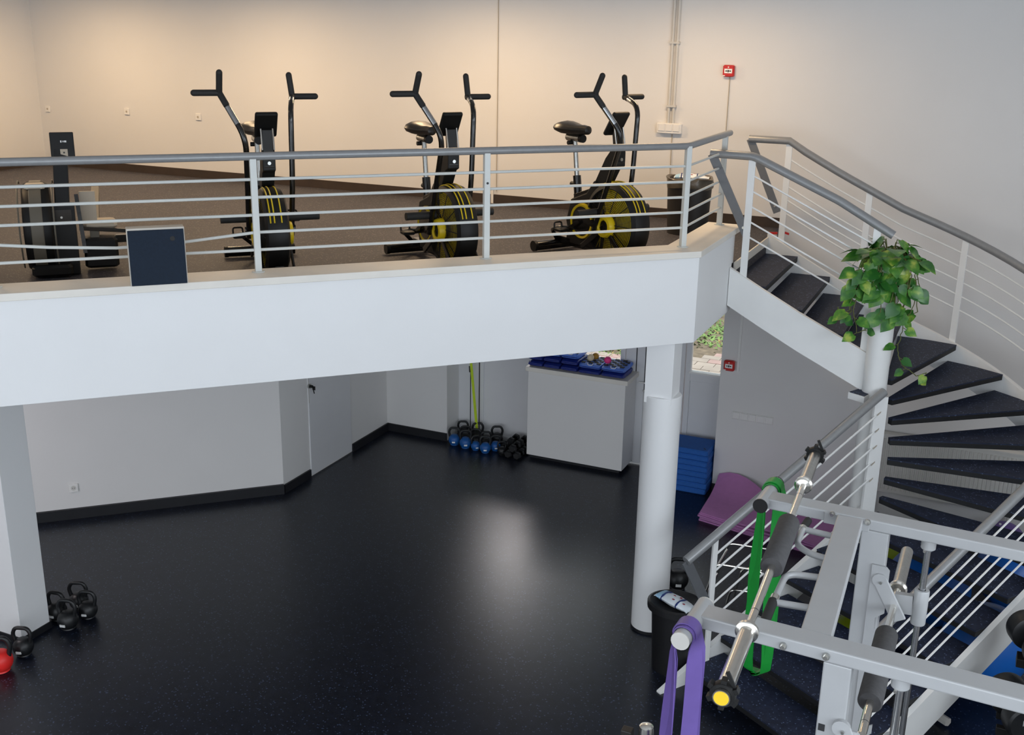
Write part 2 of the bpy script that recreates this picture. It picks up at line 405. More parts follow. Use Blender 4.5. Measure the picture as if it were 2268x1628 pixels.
o = framed('window_2', -3.10, WX1, 1.15, 1.265, 2.70)
m = MB(); x0, x1 = -3.82, -3.11
m.box(x0, x0+.42, YW, YW+.07, 0.02, 2.70); m.box(x1-.14, x1, YW, YW+.07, .02, 2.70); m.box(x0+.42, x1-.14, YW, YW+.07, .02, 1.15); m.box(x0+.42, x1-.14, YW, YW+.07, 2.3, 2.70)
gd = struct(m, 'door_2', W_PVC, .004); seam(gd, -3.69, .04, 2.6); seam(gd, -3.58, .04, 2.6)
MB().box(x0+.42, x1-.14, YW+.04, YW+.05, 1.15, 2.3).build('pane', GLASS, gd)
h = MB(); h.rbox((-3.545, YW-.008, 1.12), (.035, .014, .20), .004); h.tube(rect_path([(-3.545, YW-.01, 1.06), (-3.545, YW-.055, 1.06), (-3.63, YW-.055, 1.06)], .02), .009, 8); h.build('door_handle', W_PLA, gd)
h = MB(); h.cyl((-3.555, YW-.012, .93), .022, .014, dirv=(0, -1, 0), n=12); h.obox((-3.565, YW-.03, .955), (.022, 0, 0), (0, .006, 0), (0, 0, .012)); h.build('key_lock', STEEL, gd)

# ------------------------------------------------------------------ outside
struct(MB().box(-30, 20, 11.95, 45, -.3, -.02), 'floor_garden', SOIL)
pv = MB()
for r in range(-30, 30):
    for c in range(0, 36):
        x, y = -8.6+c*.30+(r % 2)*.15, 12.1+r*.20+6
        on = y < 15.9 or (x - (y-15.9)*.62 > -4.62)
        if not on or y < 12.0 or y > 24 or x > 2: continue
        pv.mat(1 if random.random() < .3 else 0)
        pv.box(x, x+.29, y, y+.19, -.03, .01+random.uniform(-.004, .004))
struct(pv, 'floor_paving', [PAVE, PAVE_R])
gr = MB()
for i in range(9000):
    x, y = random.uniform(-8.5, -2), random.uniform(15.95, 20.5)
    if (x - (y-15.9)*.62 > -4.7): continue
    if math.sin(x*2.1+1)+math.sin(y*1.7+x) < -.5+random.uniform(-.8, .3): continue
    a = random.uniform(0, 2*PI); hgt = random.uniform(.03, .08); wd = random.uniform(.015, .035)
    d = Vector((math.cos(a), math.sin(a), 0)); s_ = Vector((-d.y, d.x, 0))*wd
    p = Vector((x, y, -.02)); gr.mat(1 if random.random() < .07 else 0)
    gr.add([p-s_, p+s_, p+d*hgt*1.6+Vector((0, 0, hgt*.8))], [(0, 1, 2)])
tag(gr.build('grass', [GRASS, LEAF_OUT]), kind='stuff')
tag(MB().box(-9, 3, 20.6, 20.8, -.02, 1.2).build('garden_wall', BRICK), 'low dark brown wall at the far side of the garden', 'wall')

# ------------------------------------------------------------------ gallery railing
rail = thing('balcony_railing', 'white steel railing with grey round handrail along the gallery edge', 'railing', (-3.43, 7.17, ZT))
CP = -7.51
u45 = Vector((S2, S2, 0)); n45 = Vector((S2, -S2, 0))
def bp(y): return Vector((y+CP/S2, y, 0))
zr = 4.155
hl = [bp(-0.5)+Vector((0, 0, zr)), bp(8.33)+Vector((0, 0, zr))]
ce = Vector((-2.285, edge(CP, -2.285), zr)); end = Vector((-2.285, 9.66, zr))
part(MB().tube([bp(-.5)+Vector((0, 0, zr)), ce-u45*.02, ce+Vector((0, .02, 0)), end], .027, 14), 'handrail', G_RAIL, rail)
posts = [Vector((p[0], p[1], 0)) for p in ((-4.622, 6.000), (-3.45, 7.172), (-2.285, 8.335))]
for k in range(1, 4): posts.append(posts[0]-u45*1.655*k)
for p in posts:
    m = MB(); m.obox(p+Vector((0, 0, (ZT+zr)/2)), u45*.022, n45*.022, (0, 0, (zr-ZT)/2)); pp = part(m, 'post', R_MET, rail, .003)
    sub(MB().cyl(p+Vector((0, 0, ZT)), .045, .006), 'base_flange', R_MET, pp, rail)
    if abs(p.x+3.45) < .01: sub(MB().cyl(p+n45*.0225+Vector((0, 0, 3.925)), .009, .002, dirv=n45, n=10), 'bolt_hole', LAB_K, pp, rail)
pe = Vector((-2.285, 9.50, 0))
m = MB(); m.box(pe.x-.022, pe.x+.022, pe.y-.022, pe.y+.022, ZT, zr); pp = part(m, 'post', R_MET, rail, .003)
sub(MB().cyl(pe+Vector((0, 0, ZT)), .045, .006), 'base_flange', R_MET, pp, rail)
rz_ = [onb(1080, y, CP).z for y in (381.5, 418.5, 455, 490.6, 526.7)]
pts0 = [bp(-.5), bp(8.335)]
for i, z in enumerate(rz_):
    Z = Vector((0, 0, z))
    if i == 3:      # the bent one
        path = [bp(-.5)+Z, posts[3]+Z, posts[3]+u45*.35+Z+Vector((0, 0, -.035)), posts[3]+u45*.75+Z+Vector((0, 0, -.06)), posts[3]+u45*1.1+Z+Vector((0, 0, -.05)), posts[0]+Z, ce-Vector((0, 0, zr))+Z, pe+Z]
    else: path = [bp(-.5)+Z, ce-Vector((0, 0, zr))+Z, pe+Z]
    part(MB().tube(path, .0105, 8), 'rod', R_MET, rail)
# square dark panel standing on the curb
bx = thing('speaker_box', 'square navy panel box with pale edges standing on the gallery ledge', 'box', (-4.95, 5.36, ZT))
pc = Vector((-4.955, 5.395, 0)); tl = math.radians(3)
upv = (Vector((0, 0, 1))*math.cos(tl) - n45*math.sin(tl)); nn = n45*math.cos(tl)+Vector((0, 0, 1))*math.sin(tl)
base = Vector((pc.x, pc.y, ZT)) + n45*.045
part(MB().obox(base+upv*.187-nn*.067, u45*.178, nn*.063, upv*.186), 'cabinet', NAVY_E, bx, .004)
part(MB().obox(base+upv*.182, u45*.172, nn*.004, upv*.178), 'front_cloth', NAVY, bx, .003)
part(MB().cyl(base+upv*.30+u45*.10+nn*.003, .016, .003, dirv=nn, n=14), 'emblem', BLACK, bx)

# ------------------------------------------------------------------ winding staircase
PX, PY = -0.72, 9.28
SX = [-2.12, -1.805, -1.475, -1.115, -0.76]      # nosing x of risers 0..4 on the upper flight
DA = math.radians(17.57)
tv = Vector((.5446, .8387, 0)); uv = Vector((.8387, -.5446, 0)); GO = .345
P0 = Vector((PX, PY, 0))
def nos_up(x):
    for i in range(4):
        if x <= SX[i+1]: return ZF - H*(i+(x-SX[i])/(SX[i+1]-SX[i]))
    return ZF-4*H
def nos_ang(a): return ZF - H*(4+(PI/2-a)/DA)
def nos_lo(t): return ZF - H*(11 + t/GO)          # t = distance down the lower flight from the winders
st = thing('staircase', 'winding white steel staircase with dark rubber treads rising to the gallery', 'staircase', (-.8, 9.3, 0))
def tread(poly, z):
    tp = part(MB().prism(poly, z-.012, z), 'tread', TREAD, st)
    sub(MB().prism(poly, z-.055, z-.0125), 'tread_base', TREAD_E, tp, st, .003)
for i in range(1, 5):
    tread([(SX[i-1]-.05, 9.352), (SX[i], 9.352), (SX[i], 10.885), (SX[i-1]-.05, 10.885)], ZF-i*H)
for i in range(5, 12):
    a1 = PI/2-(i-4)*DA; a0 = a1+DA+math.radians(2.2); ri = .095; ro = 1.575
    d = lambda a, r: (PX+r*math.cos(a), PY+r*math.sin(a))
    off = (0.06*math.sin(a1), -0.06*math.cos(a1))
    tread([(d(a1, ri)[0]+off[0]*.3, d(a1, ri)[1]+off[1]*.3), d(a1, ro), d((a0+a1)/2, ro), d(a0, ro), d(a0, ri)], ZF-i*H)
for i in range(12, 18):
    c = P0-tv*GO*(i-11); b = c+tv*(GO+.05)
    p = [c+uv*.05, c+uv*1.575, b+uv*1.575, b+uv*.05]
    tread([(q.x, q.y) for q in p], ZF-i*H)
# small wedge of the winder nearest the column, seen left of it
pt = ony(1897, 872, 9.18)
wd = part(MB().prism([(-1.0, 9.19), (-.86, 9.12), (-.80, 9.30), (-.93, 9.33)], pt.z-.055, pt.z), 'tread_bracket', W_MET, st)
sub(MB().prism([(-.99, 9.195), (-.862, 9.13), (-.81, 9.30), (-.925, 9.325)], pt.z+.0005, pt.z+.006), 'bracket_rubber', TREAD, wd, st)
def sweep(samples, off_t, off_b, th):   # samples: (point2d, outward normal, nosing z)
    secs = []
    for p, n, z in samples:
        a, b = p-n*th/2, p+n*th/2
        secs.append([Vector((a.x, a.y, z+off_b)), Vector((b.x, b.y, z+off_b)), Vector((b.x, b.y, z+off_t)), Vector((a.x, a.y, z+off_t))])
    return MB().strip(secs)
# outer stringer: along the wall, round the winders, down the lower flight
def outer_path(R, x_start=-2.12, t_end=2.35):
    s = []
    n = Vector((0, 1, 0))
    for k in range(9):
        x = x_start+(PX-x_start)*k/8; s.append((Vector((x, PY+R, 0)), n, nos_up(x)))
    for k in range(1, 25):
        a = PI/2 - (PI/2+math.radians(33))*k/24; n = Vector((math.cos(a), math.sin(a), 0)); s.append((P0+n*R, n, nos_ang(a)))
    for k in range(1, 9):
        t = t_end*k/8; s.append((P0+uv*R-tv*t, uv, nos_lo(t)))
    return s
def shift(s, z0, z1):
    n = len(s); return [(p, nn, z+z0+(z1-z0)*k/(n-1)) for k, (p, nn, z) in enumerate(s)]
part(sweep(shift(outer_path(1.60), .03, -.09), 0, -.33, .045), 'stringer', W_MET, st)
# inner stringers
ins = [(Vector((x, 9.318, 0)), Vector((0, -1, 0)), nos_up(x)+.0) for x in [-2.115+k*(-.86+2.115)/8 for k in range(9)]]
part(sweep(ins, -.02, -.355, .045), 'stringer', W_MET, st)
inl = [(P0+uv*.02-tv*t, uv, nos_lo(t)) for t in [.12+k*(2.33-.12)/8 for k in range(9)]]
part(sweep(inl, -.03, -.34, .045), 'stringer', W_MET, st)
foot = P0+uv*.02-tv*2.28
# carrying column
cl = part(MB().lathe([(.1, 0), (.1, 3.09), (.06, 3.1), (0, 3.1)], (-.805, 9.30, 0), n=32), 'newel_column', W_MET, st)
# railings
RO = [.157+.131*k for k in range(5)]
def railing(samples, zoff, nrods, post_ids, inner_start=None, flat=None, r=.027, drop=.02, wdt=.06):
    g = part(MB().tube([Vector((p.x, p.y, z+zoff)) for p, n, z in samples], r, 12), 'handrail', G_RAIL, st)
    for k in range(nrods):
        pts = [Vector((p.x, p.y, z+zoff-RO[k])) for p, n, z in samples]
        part(MB().tube(pts, .008, 6), 'rod', W_MET, st)
def post(p, n, z0, z1, w=.055, t=.018):
    d = Vector((-n.y, n.x, 0))
    part(MB().obox(Vector((p.x, p.y, (z0+z1)/2)), d*w/2, Vector((n.x, n.y, 0))*t/2, (0, 0, (z1-z0)/2)), 'post', W_MET, st, .002)
def flatbar(a, b, n, w=.075, t=.014):
    a, b = Vector(a), Vector(b); m = MB()
    m.beam(a, b, t, w, up=(b-a).cross(Vector(n))); o = part(m, 'end_plate', G_FLAT, st, .002)
    d = (b-a).normalized(); sub(MB().cyl(b-d*.07-Vector(n)*.012, .012, .024, dirv=n, n=10), 'bolt', CHROME, o, st)
# inner upper
yi = 9.33; n_ = Vector((0, -1, 0))
hz = [(Vector((-2.36, yi, 0)), n_, 3.0), (Vector((-1.99, yi, 0)), n_, 3.0)]
sl = [(Vector((x, yi, 0)), n_, zz) for x, zz in ((-1.99, 3.003), (-1.254, 2.68), (-.80, 2.44))]
part(MB().tube(rect_path([(-2.36, yi, 4.005), (-1.99, yi, 4.0), (-1.254, yi, 3.682), (-.80, yi, 3.435)], .04, 3), .036, 14), 'handrail', G_RAIL, st)
for k in range(5):
    part(MB().tube([(-1.99, yi, 4.0-RO[k]), (-.81, yi, 3.44-RO[k])], .008, 6), 'rod', W_MET, st)
post(Vector((-2.0, yi, 0)), n_, 2.95, 3.985, .06); post(Vector((-.93, yi, 0)), n_, 2.40, 3.48, .06)
flatbar((-2.35, yi, 4.0), (-2.0, yi, 3.33), (0, -1, 0))
# outer rail: gallery end, wall side, winders, lower flight
op = [s_ for s_ in outer_path(1.62, -1.99, 2.15)]
oz = [s_[2]+1.0+(-.035)*k/(len(op)-1) for k, s_ in enumerate(op)]
hp = [Vector((-2.385, 10.90, 4.0))] + [Vector((p.x, p.y, z)) for (p, n, zz), z in zip(op, oz)]
hp[1].z = 4.0
part(MB().tube(hp, .036, 14), 'handrail', G_RAIL, st)
for k in range(5):
    part(MB().tube([Vector((p.x, p.y, z-RO[k])) for (p, n, zz), z in zip(op, oz)], .008, 6), 'rod', W_MET, st)
for idx in (0, 5, 11, 18, 25, 31, len(op)-1):
    p, n, z = op[idx]; post(p, n, z-.14 if idx else z-.2, oz[idx]-.01, .06)
flatbar((-2.375, 10.9, 4.0), (-2.05, 10.9, 3.30), (0, -1, 0))
# inner lower rail
def inl_pt(t, z): q = P0+uv*.06-tv*t; return Vector((q.x, q.y, z))
A1 = onpl(1520, 1243, uv, uv.dot(P0)+.06); B1 = onpl(1958, 868, uv, uv.dot(P0)+.06)
part(MB().tube([A1, B1], .038, 16), 'handrail', G_RAIL, st)
dA1 = (B1-A1)
Pp = onpl(1580, 1260, uv, uv.dot(P0)+.06); Pe = onpl(1942, 900, uv, uv.dot(P0)+.06)
lam = lambda P: ((P-A1).x/dA1.x)
def on_rail(l): return A1+dA1*l
l0, l1 = lam(Pp), lam(Pe)
for k in range(5):
    o_ = Vector((0, 0, -(.17+.145*k))); part(MB().tube([on_rail(l0)+o_, on_rail(l1)+o_], .009, 6), 'rod', W_MET, st)
q = on_rail(l0); post(q, uv, .10, q.z-.01, .05, .02)
q = on_rail(l1-.008); zt = q.z
npl = MB(); cN = Vector((q.x, q.y, 0))+tv*.01+uv*.0
npl.obox(Vector((cN.x, cN.y, (zt+.35)/2))+tv*.05, tv*.055+uv*.02, uv*.012, (0, 0, (zt-.35)/2))
np_ = part(npl, 'newel_panel', W_MET, st, .002)
for k in range(5):
    zz = zt-.13-.15*k; a_ = Vector((cN.x, cN.y, zz))+tv*.05+uv*.0127
    sub(MB().obox(a_, tv*.038+Vector((0, 0, .022)), uv*.0008, (0, 0, .006)), 'slot', CABLE_D, np_, st)
flatbar(A1, on_rail(l0-.0)+Vector((0, 0, -.66)), uv, .085)

# trailing plant on the column
pl = thing('potted_plant', 'trailing green pothos plant in a pot on top of the stair column', 'plant', (-.805, 9.30, 3.1))
part(MB().lathe([(0, 0), (.075, 0), (.095, .15), (.10, .16), (.09, .165), (.085, .13), (0, .13)], (-.805, 9.30, 3.1), n=28), 'pot', POT, pl)
part(MB().cyl((-.805, 9.30, 3.22), .084, .01), 'soil', POTSOIL, pl)
lv, sm_ = MB(), MB()
lv.smooth = True
def leaf(p, dr, nrm, L):
    dr = dr.normalized(); s_ = dr.cross(nrm).normalized(); nn = s_.cross(dr)
    prof = [(0, .0), (.02, .22), (.16, .40), (.36, .44), (.58, .34), (.8, .17), (1.0, 0)]
    vs = []; fs = []
    for i, (a, b) in enumerate(prof):
        bend = -0.25*L*a*a; back = -.10*L if 0 < i < 2 else 0
        c = p+dr*(a*L)+nn*bend
        vs += [c-s_*b*L+nn*(.10*b*L)+dr*back, c, c+s_*b*L+nn*(.10*b*L)+dr*back]
    for i in range(len(prof)-1):
        o = i*3; fs += [(o, o+1, o+4, o+3), (o+1, o+2, o+5, o+4)]
    lv.add(vs, fs, True)
top = Vector((-.805, 9.30, 3.24)); rnd = random.Random(5)
toC = Vector((CAM.x-top.x, CAM.y-top.y, 0)).normalized()
for i in range(50):
    a = 2*PI*i/50*7.03+rnd.uniform(-.3, .3); el = rnd.uniform(.1, 1.3)
    d = Vector((math.cos(a)*math.cos(el), math.sin(a)*math.cos(el), math.sin(el)*.9))
    r = rnd.uniform(.10, .28); p = top+Vector((d.x*r, d.y*r, d.z*r*.7))
    sm_.tube([top+Vector((d.x*.04, d.y*.04, 0)), top+d*r*.6+Vector((0, 0, .03)), p], .004, 5)
    leaf(p, Vector((d.x, d.y, rnd.uniform(-.9, .1))), Vector((d.x*.4+rnd.uniform(-.3, .3), d.y*.4+rnd.uniform(-.3, .3), .9)), rnd.uniform(.11, .18))
right = Vector((AX.x, AX.y, 0)).normalized()
def vine(offs, dens, Ls):
    pts = [top+right*o[0]+toC*o[2]+Vector((0, 0, o[1])) for o in offs]
    fine = []
    for i in range(len(pts)-1):
        for k in range(6): fine.append(pts[i].lerp(pts[i+1], k/6)+Vector((rnd.uniform(-.006, .006), rnd.uniform(-.006, .006), 0)))
    fine.append(pts[-1]); sm_.tube(fine, .004, 5)
    for i in range(2, len(fine), dens):
        sd = 1 if (i//dens) % 2 else -1
        d = (right*sd*rnd.uniform(.5, 1)+toC*rnd.uniform(-.2, .6)+Vector((0, 0, rnd.uniform(-.9, -.2))))
        q = fine[i]+d.normalized()*.035; sm_.tube([fine[i], q], .003, 5)
        leaf(q, d, toC*rnd.uniform(.5, 1)+Vector((0, 0, rnd.uniform(.2, .8)))+right*rnd.uniform(-.5, .5), Ls*rnd.uniform(.75, 1.15))
for _ in range(15):
    x0 = rnd.uniform(-.27, .25); L = rnd.uniform(.18, .46)
    vine([(x0*.2, .05, .04), (x0*.8, .03, .14), (x0*1.0, -.10, .16), (x0*1.05+rnd.uniform(-.06, .06), -L, .15)], 4, .15)
vine([(-.03, .04, .05), (-.2, 0, .13), (-.26, -.2, .12), (-.27, -.42, .1), (-.36, -.50, .1), (-.38, -.38, .1)], 4, .10)
vine([(-.04, .04, .05), (-.22, -.15, .12), (-.25, -.40, .12), (-.20, -.60, .1), (-.12, -.56, .12)], 4, .11)
vine([(.03, .03, .05), (.16, -.1, .14), (.16, -.35, .14), (.17, -.58, .12), (.15, -.74, .12), (.20, -.86, .12), (.34, -.96, .12), (.42, -.93, .12)], 5, .085)
vine([(.03, .04, .05), (.2, 0, .12), (.27, -.2, .12), (.22, -.42, .12), (.14, -.50, .12)], 4, .11)
part(sm_, 'vines', STEMM, pl)
part(lv, 'foliage', LEAF, pl)

# ------------------------------------------------------------------ air bikes
def make_bike(label, loc, rz, group):
    b = thing('air_bike', label, 'exercise bike', loc, rz, group)
    P = lambda m, n, mt, bev=0.0: m.build(n, mt, b, bev)
    S_ = lambda m, n, mt, par, bev=0.0: m.build(n, mt, par, bev)
    R, zc, hw = .35, .36, .095
    # fan cage: tread-like rim band and concentric guard rings
    m = MB(); m.lathe([(R-.05, -hw), (R-.012, -hw*.8), (R, -hw*.35), (R, hw*.35), (R-.012, hw*.8), (R-.05, hw), (R-.06, hw*.9), (R-.03, 0), (R-.06, -hw*.9), (R-.05, -hw)], (0, 0, zc), 'Y', 48)
    cage = P(m, 'fan_cage', BLACK)
    m = MB()
    for k in range(13):
        r = .112+k*.0152
        for sy in (-1, 1): m.tube([(r*math.cos(a), sy*(hw+.012-.010*(k/12)**2*2), zc+r*math.sin(a)) for a in [2*PI*j/40 for j in range(40)]], .0026, 5, closed=True)
    for k in range(10):
        a = 2*PI*k/10
        for sy in (-1, 1): m.tube([(.1*math.cos(a), sy*(hw+.012), zc+.1*math.sin(a)), (.30*math.cos(a), sy*(hw-.006), zc+.30*math.sin(a))], .004, 5)
    S_(m, 'guard_wires', BLACK, cage)
    for y in (-.055, -.025, .03):
        m = MB(); m.tube([((R+(.001 if abs(y) < .04 else -.004))*math.cos(a), y, zc+(R+(.001 if abs(y) < .04 else -.004))*math.sin(a)) for a in [.35+2.3*j/40 for j in range(41)]], .0055, 5)
        S_(m, 'rim_stripe', YELLOW, cage)
    m = MB()
    for k in range(18):
        a = 2*PI*k/18; ca, sa = math.cos(a), math.sin(a); tw = .035
        v = []
        for r in (.09, .295):
            for (yy, tt) in ((-.082, -tw), (.082, tw)):
                v.append((r*ca-tt*sa, yy, zc+r*sa+tt*ca))
        m.add(v, [(0, 1, 3, 2)])
    m.lathe([(0, -.05), (.08, -.062), (.2, -.066), (.29, -.05), (.292, 0), (.29, .05), (.2, .066), (.08, .062), (0, .05)], (0, 0, zc), 'Y', 40)
    P(m, 'fan_blades', YEL_FAN)
    for sy in (-1, 1):
        m = MB(); m.lathe([(.055, 0), (.055, .055), (.068, .065), (.09, .06), (.10, .03), (.10, 0)], (0, sy*(hw-.0), zc-.02), dirv=(0, sy, 0), n=28)
        h = P(m, 'hub_cover', YELLOW)
        S_(MB().cyl((0, sy*hw, zc-.02), .054, .045, dirv=(0, sy, 0)), 'hub_cap', BLACK, h)
    # base bars and frame
    m = MB(); m.tube([(-.80, -.27, .055), (-.80, .27, .055)], .045, 14); ft = P(m, 'rear_stabilizer', BLACK_G)
    for sy in (-1, 1): S_(MB().cyl((-.80, sy*.27, .055), .048, .03, dirv=(0, sy, 0)), 'end_cap', BLACK, ft)
    m = MB(); m.tube([(.30, -.25, .05), (.30, .25, .05)], .04, 14); P(m, 'front_stabilizer', BLACK_G)
    m = MB(); m.beam((-.82, 0, .10), (.30, 0, .10), .07, .07); m.beam((-.62, 0, .10), (-.52, 0, .52), .07, .09, (1, 0, 0)); m.beam((-.56, 0, .50), (-.20, 0, .62), .07, .08)
    for sy in (-1, 1):
        m.beam((-.30, sy*.135, .12), (0, sy*.135, zc-.02), .02, .05); m.beam((.30, sy*.12, .06), (0, sy*.125, zc-.04), .018, .04)
    P(m, 'frame', BLACK_G, .004)
    # curved rear frame loop with foot pegs
    m = MB(); m.tube(rect_path([(-.80, -.02, .08), (-.70, -.17, .22), (-.58, -.17, .25), (-.45, -.08, .25)], .08), .02, 10); m.tube(rect_path([(-.80, .02, .08), (-.70, .17, .22), (-.58, .17, .25), (-.45, .08, .25)], .08), .02, 10)
    P(m, 'foot_loop', BLACK_G)
    # side shell with crank discs
    sp_ = [(-.55, .10), (-.10, .10), (-.04, .30), (-.16, .62), (-.24, .70), (-.34, .58), (-.56, .50), (-.62, .30)]
    MX = Matrix(((1, 0, 0, 0), (0, 0, 1, 0), (0, 1, 0, 0), (0, 0, 0, 1)))
    m = MB(); m.prism(sp_, -.075, .075, MX); sh = P(m, 'body_shell', BLACK, .012)
    m = MB(); m.obox((-.12, -.078, .20), (.006, 0, .06), (0, .002, 0), (.004, 0, -.001)); S_(m, 'shell_stripe', YELLOW, sh)
    for sy in (-1, 1):
        m = MB(); m.lathe([(.13, 0), (.13, .03), (.15, .035), (.156, .015), (.156, 0)], (-.36, sy*.075, .33), dirv=(0, sy, 0), n=36); dk = P(m, 'crank_ring', YELLOW)
        S_(MB().lathe([(0, .034), (.125, .031), (.132, .02), (.132, 0)], (-.36, sy*.075, .33), dirv=(0, sy, 0), n=36), 'crank_disc', BLACK_G, dk)
        c, s__ = (math.cos(-2.6), math.sin(-2.6)) if sy < 0 else (-math.cos(-2.6), -math.sin(-2.6))
        e_ = Vector((-.36+.17*c, sy*.135, .33+.17*s__))
        m = MB(); m.beam((-.36, sy*.125, .33), e_, .018, .03); cr_ = P(m, 'crank_arm', BLACK_G)
        m = MB(); m.rbox(e_+Vector((0, sy*.07, 0)), (.10, .10, .03), .006); m.tube(rect_path([e_+Vector((-.05, sy*.03, 0)), e_+Vector((-.06, sy*.03, .06)), e_+Vector((-.06, sy*.11, .06)), e_+Vector((-.05, sy*.11, 0))], .02), .008, 6)
        S_(m, 'pedal', BLACK, cr_)
        m = MB(); m.cyl((-.06, sy*.13, .46), .032, .26, dirv=(0, sy, 0), n=16); P(m, 'foot_peg', GRIP)
    # seat
    m = MB(); m.tube([(-.54, 0, .48), (-.575, 0, .70)], .036, 14); sl_ = P(m, 'seat_tube', BLACK_G)
    S_(MB().cyl((-.60, 0, .62), .02, .05, dirv=(-1, 0, 0)), 'adjusting_knob', BLACK, sl_)
    m = MB(); m.tube([(-.57, 0, .66), (-.62, 0, 1.01)], .022, 12); P(m, 'seat_post', STEEL)
    m = MB(); m.tube([(-.72, 0, 1.025), (-.54, 0, 1.025)], .034, 14); sr_ = P(m, 'seat_slider', STEEL)
    S_(MB().cyl((-.54, 0, 1.025), .035, .04, dirv=(1, 0, 0)), 'slider_cap', BLACK, sr_)
    S_(MB().cyl((-.655, 0, .98), .018, .05, dirv=(0, -1, 0)), 'seat_knob', BLACK, sr_)
    m = MB(); secs = []
    for (x, w_, zt, zb) in ((-.825, .05, 1.12, 1.08), (-.81, .105, 1.150, 1.06), (-.74, .135, 1.165, 1.05), (-.66, .125, 1.155, 1.05), (-.57, .08, 1.14, 1.055), (-.49, .05, 1.145, 1.06), (-.435, .038, 1.14, 1.065), (-.42, .015, 1.115, 1.08)):
        ring = []
        for j in range(12):
            a = 2*PI*j/12; y = w_*math.cos(a); z = (zt+zb)/2+(zt-zb)/2*math.sin(a); ring.append(Vector((x, y, z)))
        secs.append(ring)
    m.strip(secs); m.sm = [True]*len(m.sm); P(m, 'saddle', LEATHER)
    # mast and console
    m = MB(); m.prism([(-.36, .52), (-.20, .55), (-.03, .82), (.02, .84), (.02, .96), (-.02, 1.02), (-.13, .90)], -.05, .05, MX); ms = P(m, 'mast', BLACK, .008)
    S_(MB().cyl((.018, 0, .90), .014, .012, dirv=(1, 0, 0), n=12), 'mast_bolt', STEEL, ms)
    m = MB(); m.beam((.0, 0, .86), (-.045, 0, 1.15), .085, .045, (1, 0, 0)); ma = P(m, 'console_arm', BLACK_G, .006)
    m = MB()
    for sy in (-1, 1): m.tube([(.01, sy*.046, 1.00), (-.03, sy*.046, 1.16)], .006, 6)
    S_(m, 'arm_rod', CHROME, ma)
    ux = Vector((.56, 0, .83)).normalized(); uz = Vector((-.83, 0, .56)).normalized()
    m = MB(); m.obox(Vector((-.06, 0, 1.19)), ux*.115, Vector((0, .088, 0)), uz*.018); co = P(m, 'console', BLACK, .015)
    m = MB(); m.obox(Vector((-.06, 0, 1.185))-uz*.019-ux*.04, ux*.004, Vector((0, .022, 0)), uz*.001); S_(m, 'console_mark', LAB_W, co)
    m = MB(); m.obox(Vector((-.06, 0, 1.195))+uz*.019, ux*.075, Vector((0, .07, 0)), uz*.001); S_(m, 'console_screen', GREY_BELT, co)
    # swinging handlebars: right one pulled back, left one forward
    arms = ((-1, [(-.10, .17, .30), (.10, .185, .75), (.27, .20, 1.12), (.08, .355, 1.44)], (.085, 0, .15)), (1, [(-.10, .17, .30), (-.04, .185, .75), (-.01, .19, 1.33), (-.25, .245, 1.39)], (.0, -.02, .165)))
    for sy, pts, upg in arms:
        y = sy*.17
        path = rect_path([(x, sy*yy, z) for x, yy, z in pts], .12, 6)
        m = MB(); m.tube(path, .022, 12); hb = P(m, 'handlebar', BLACK_G)
        e_ = Vector(path[-1]); c_ = Vector(path[-2])
        S_(MB().tube([c_, c_.lerp(e_, .55)], .0226, 12), 'chrome_sleeve', CHROME_D, hb)
        S_(MB().tube([c_.lerp(e_, .6), e_], .0245, 12), 'arm_grip', GRIP, hb)
        m = MB(); m.tube([e_-Vector((0, sy*.02, 0)), e_+Vector((0, sy*.185, 0))], .024, 12); m.sphere(e_+Vector((0, sy*.185, 0)), .024, 12, 8)
        S_(m, 'hand_grip', GRIP, hb)
        g1 = e_+Vector(upg); m = MB(); m.tube([e_, g1], .024, 12); m.sphere(g1, .024, 12, 8)
        S_(m, 'upright_grip', GRIP, hb)
        S_(MB().cyl((-.10, y-sy*.03, .36), .03, .06, dirv=(0, sy, 0)), 'pivot', BLACK_G, hb)
    return b
GB = 'air bikes along the gallery railing'
f1, f2, f3 = onz(603, 512, ZF+.36), onz(1003, 503, ZF+.36), onz(1366, 494, ZF+.36)
def fl(p): return (p.x, p.y, ZF)
bk = make_bike('black and yellow air bike seen head on beside the rowing machine', fl(f1), math.radians(-45), GB)
dup(bk, fl(f2), math.radians(-39), 'middle one of three black and yellow air bikes, half turned', GB)
dup(bk, fl(f3), math.radians(-31), 'black and yellow air bike nearest the bin and stairs, seen side on', GB)

# ------------------------------------------------------------------ rowing machine (front end towards the railing)
rw = thing('rowing_machine', 'dark rowing machine with upright monitor at the left of the gallery', 'rowing machine', (-6.825, 6.485, ZF), math.radians(-45))
P = lambda m, n, mt, bev=0.0: m.build(n, mt, rw, bev)          # local: +X faces the railing, +Y is right in the picture
m = MB(); m.lathe([(.20, -.11), (.33, -.10), (.355, -.06), (.355, .06), (.33, .10), (.20, .11)], (0, -.235, .37), 'Y', 40); fw_ = P(m, 'flywheel_cage', BLACK)
m = MB(); m.lathe([(.358, -.045), (.362, -.04), (.362, .04), (.358, .045)], (0, -.235, .37), 'Y', 40); m.build('cage_band', GREY_BELT, fw_)
m = MB()
for sy in (-1, 1):
    m.tube([(.35*math.cos(a), -.235+sy*.125, .37+.36*math.sin(a)) for a in [-.9+2.9*j/16 for j in range(17)]], .007, 6)
m.build('cage_side_rail', GREY_BELT, fw_)
m = MB(); m.rbox((.10, -.235, .70), (.13, .15, .05), .015); m.build('carry_grip', SEAT_G, fw_)
m = MB(); m.rbox((.05, -.16, .06), (.5, .30, .09), .02); P(m, 'front_foot', BLACK)
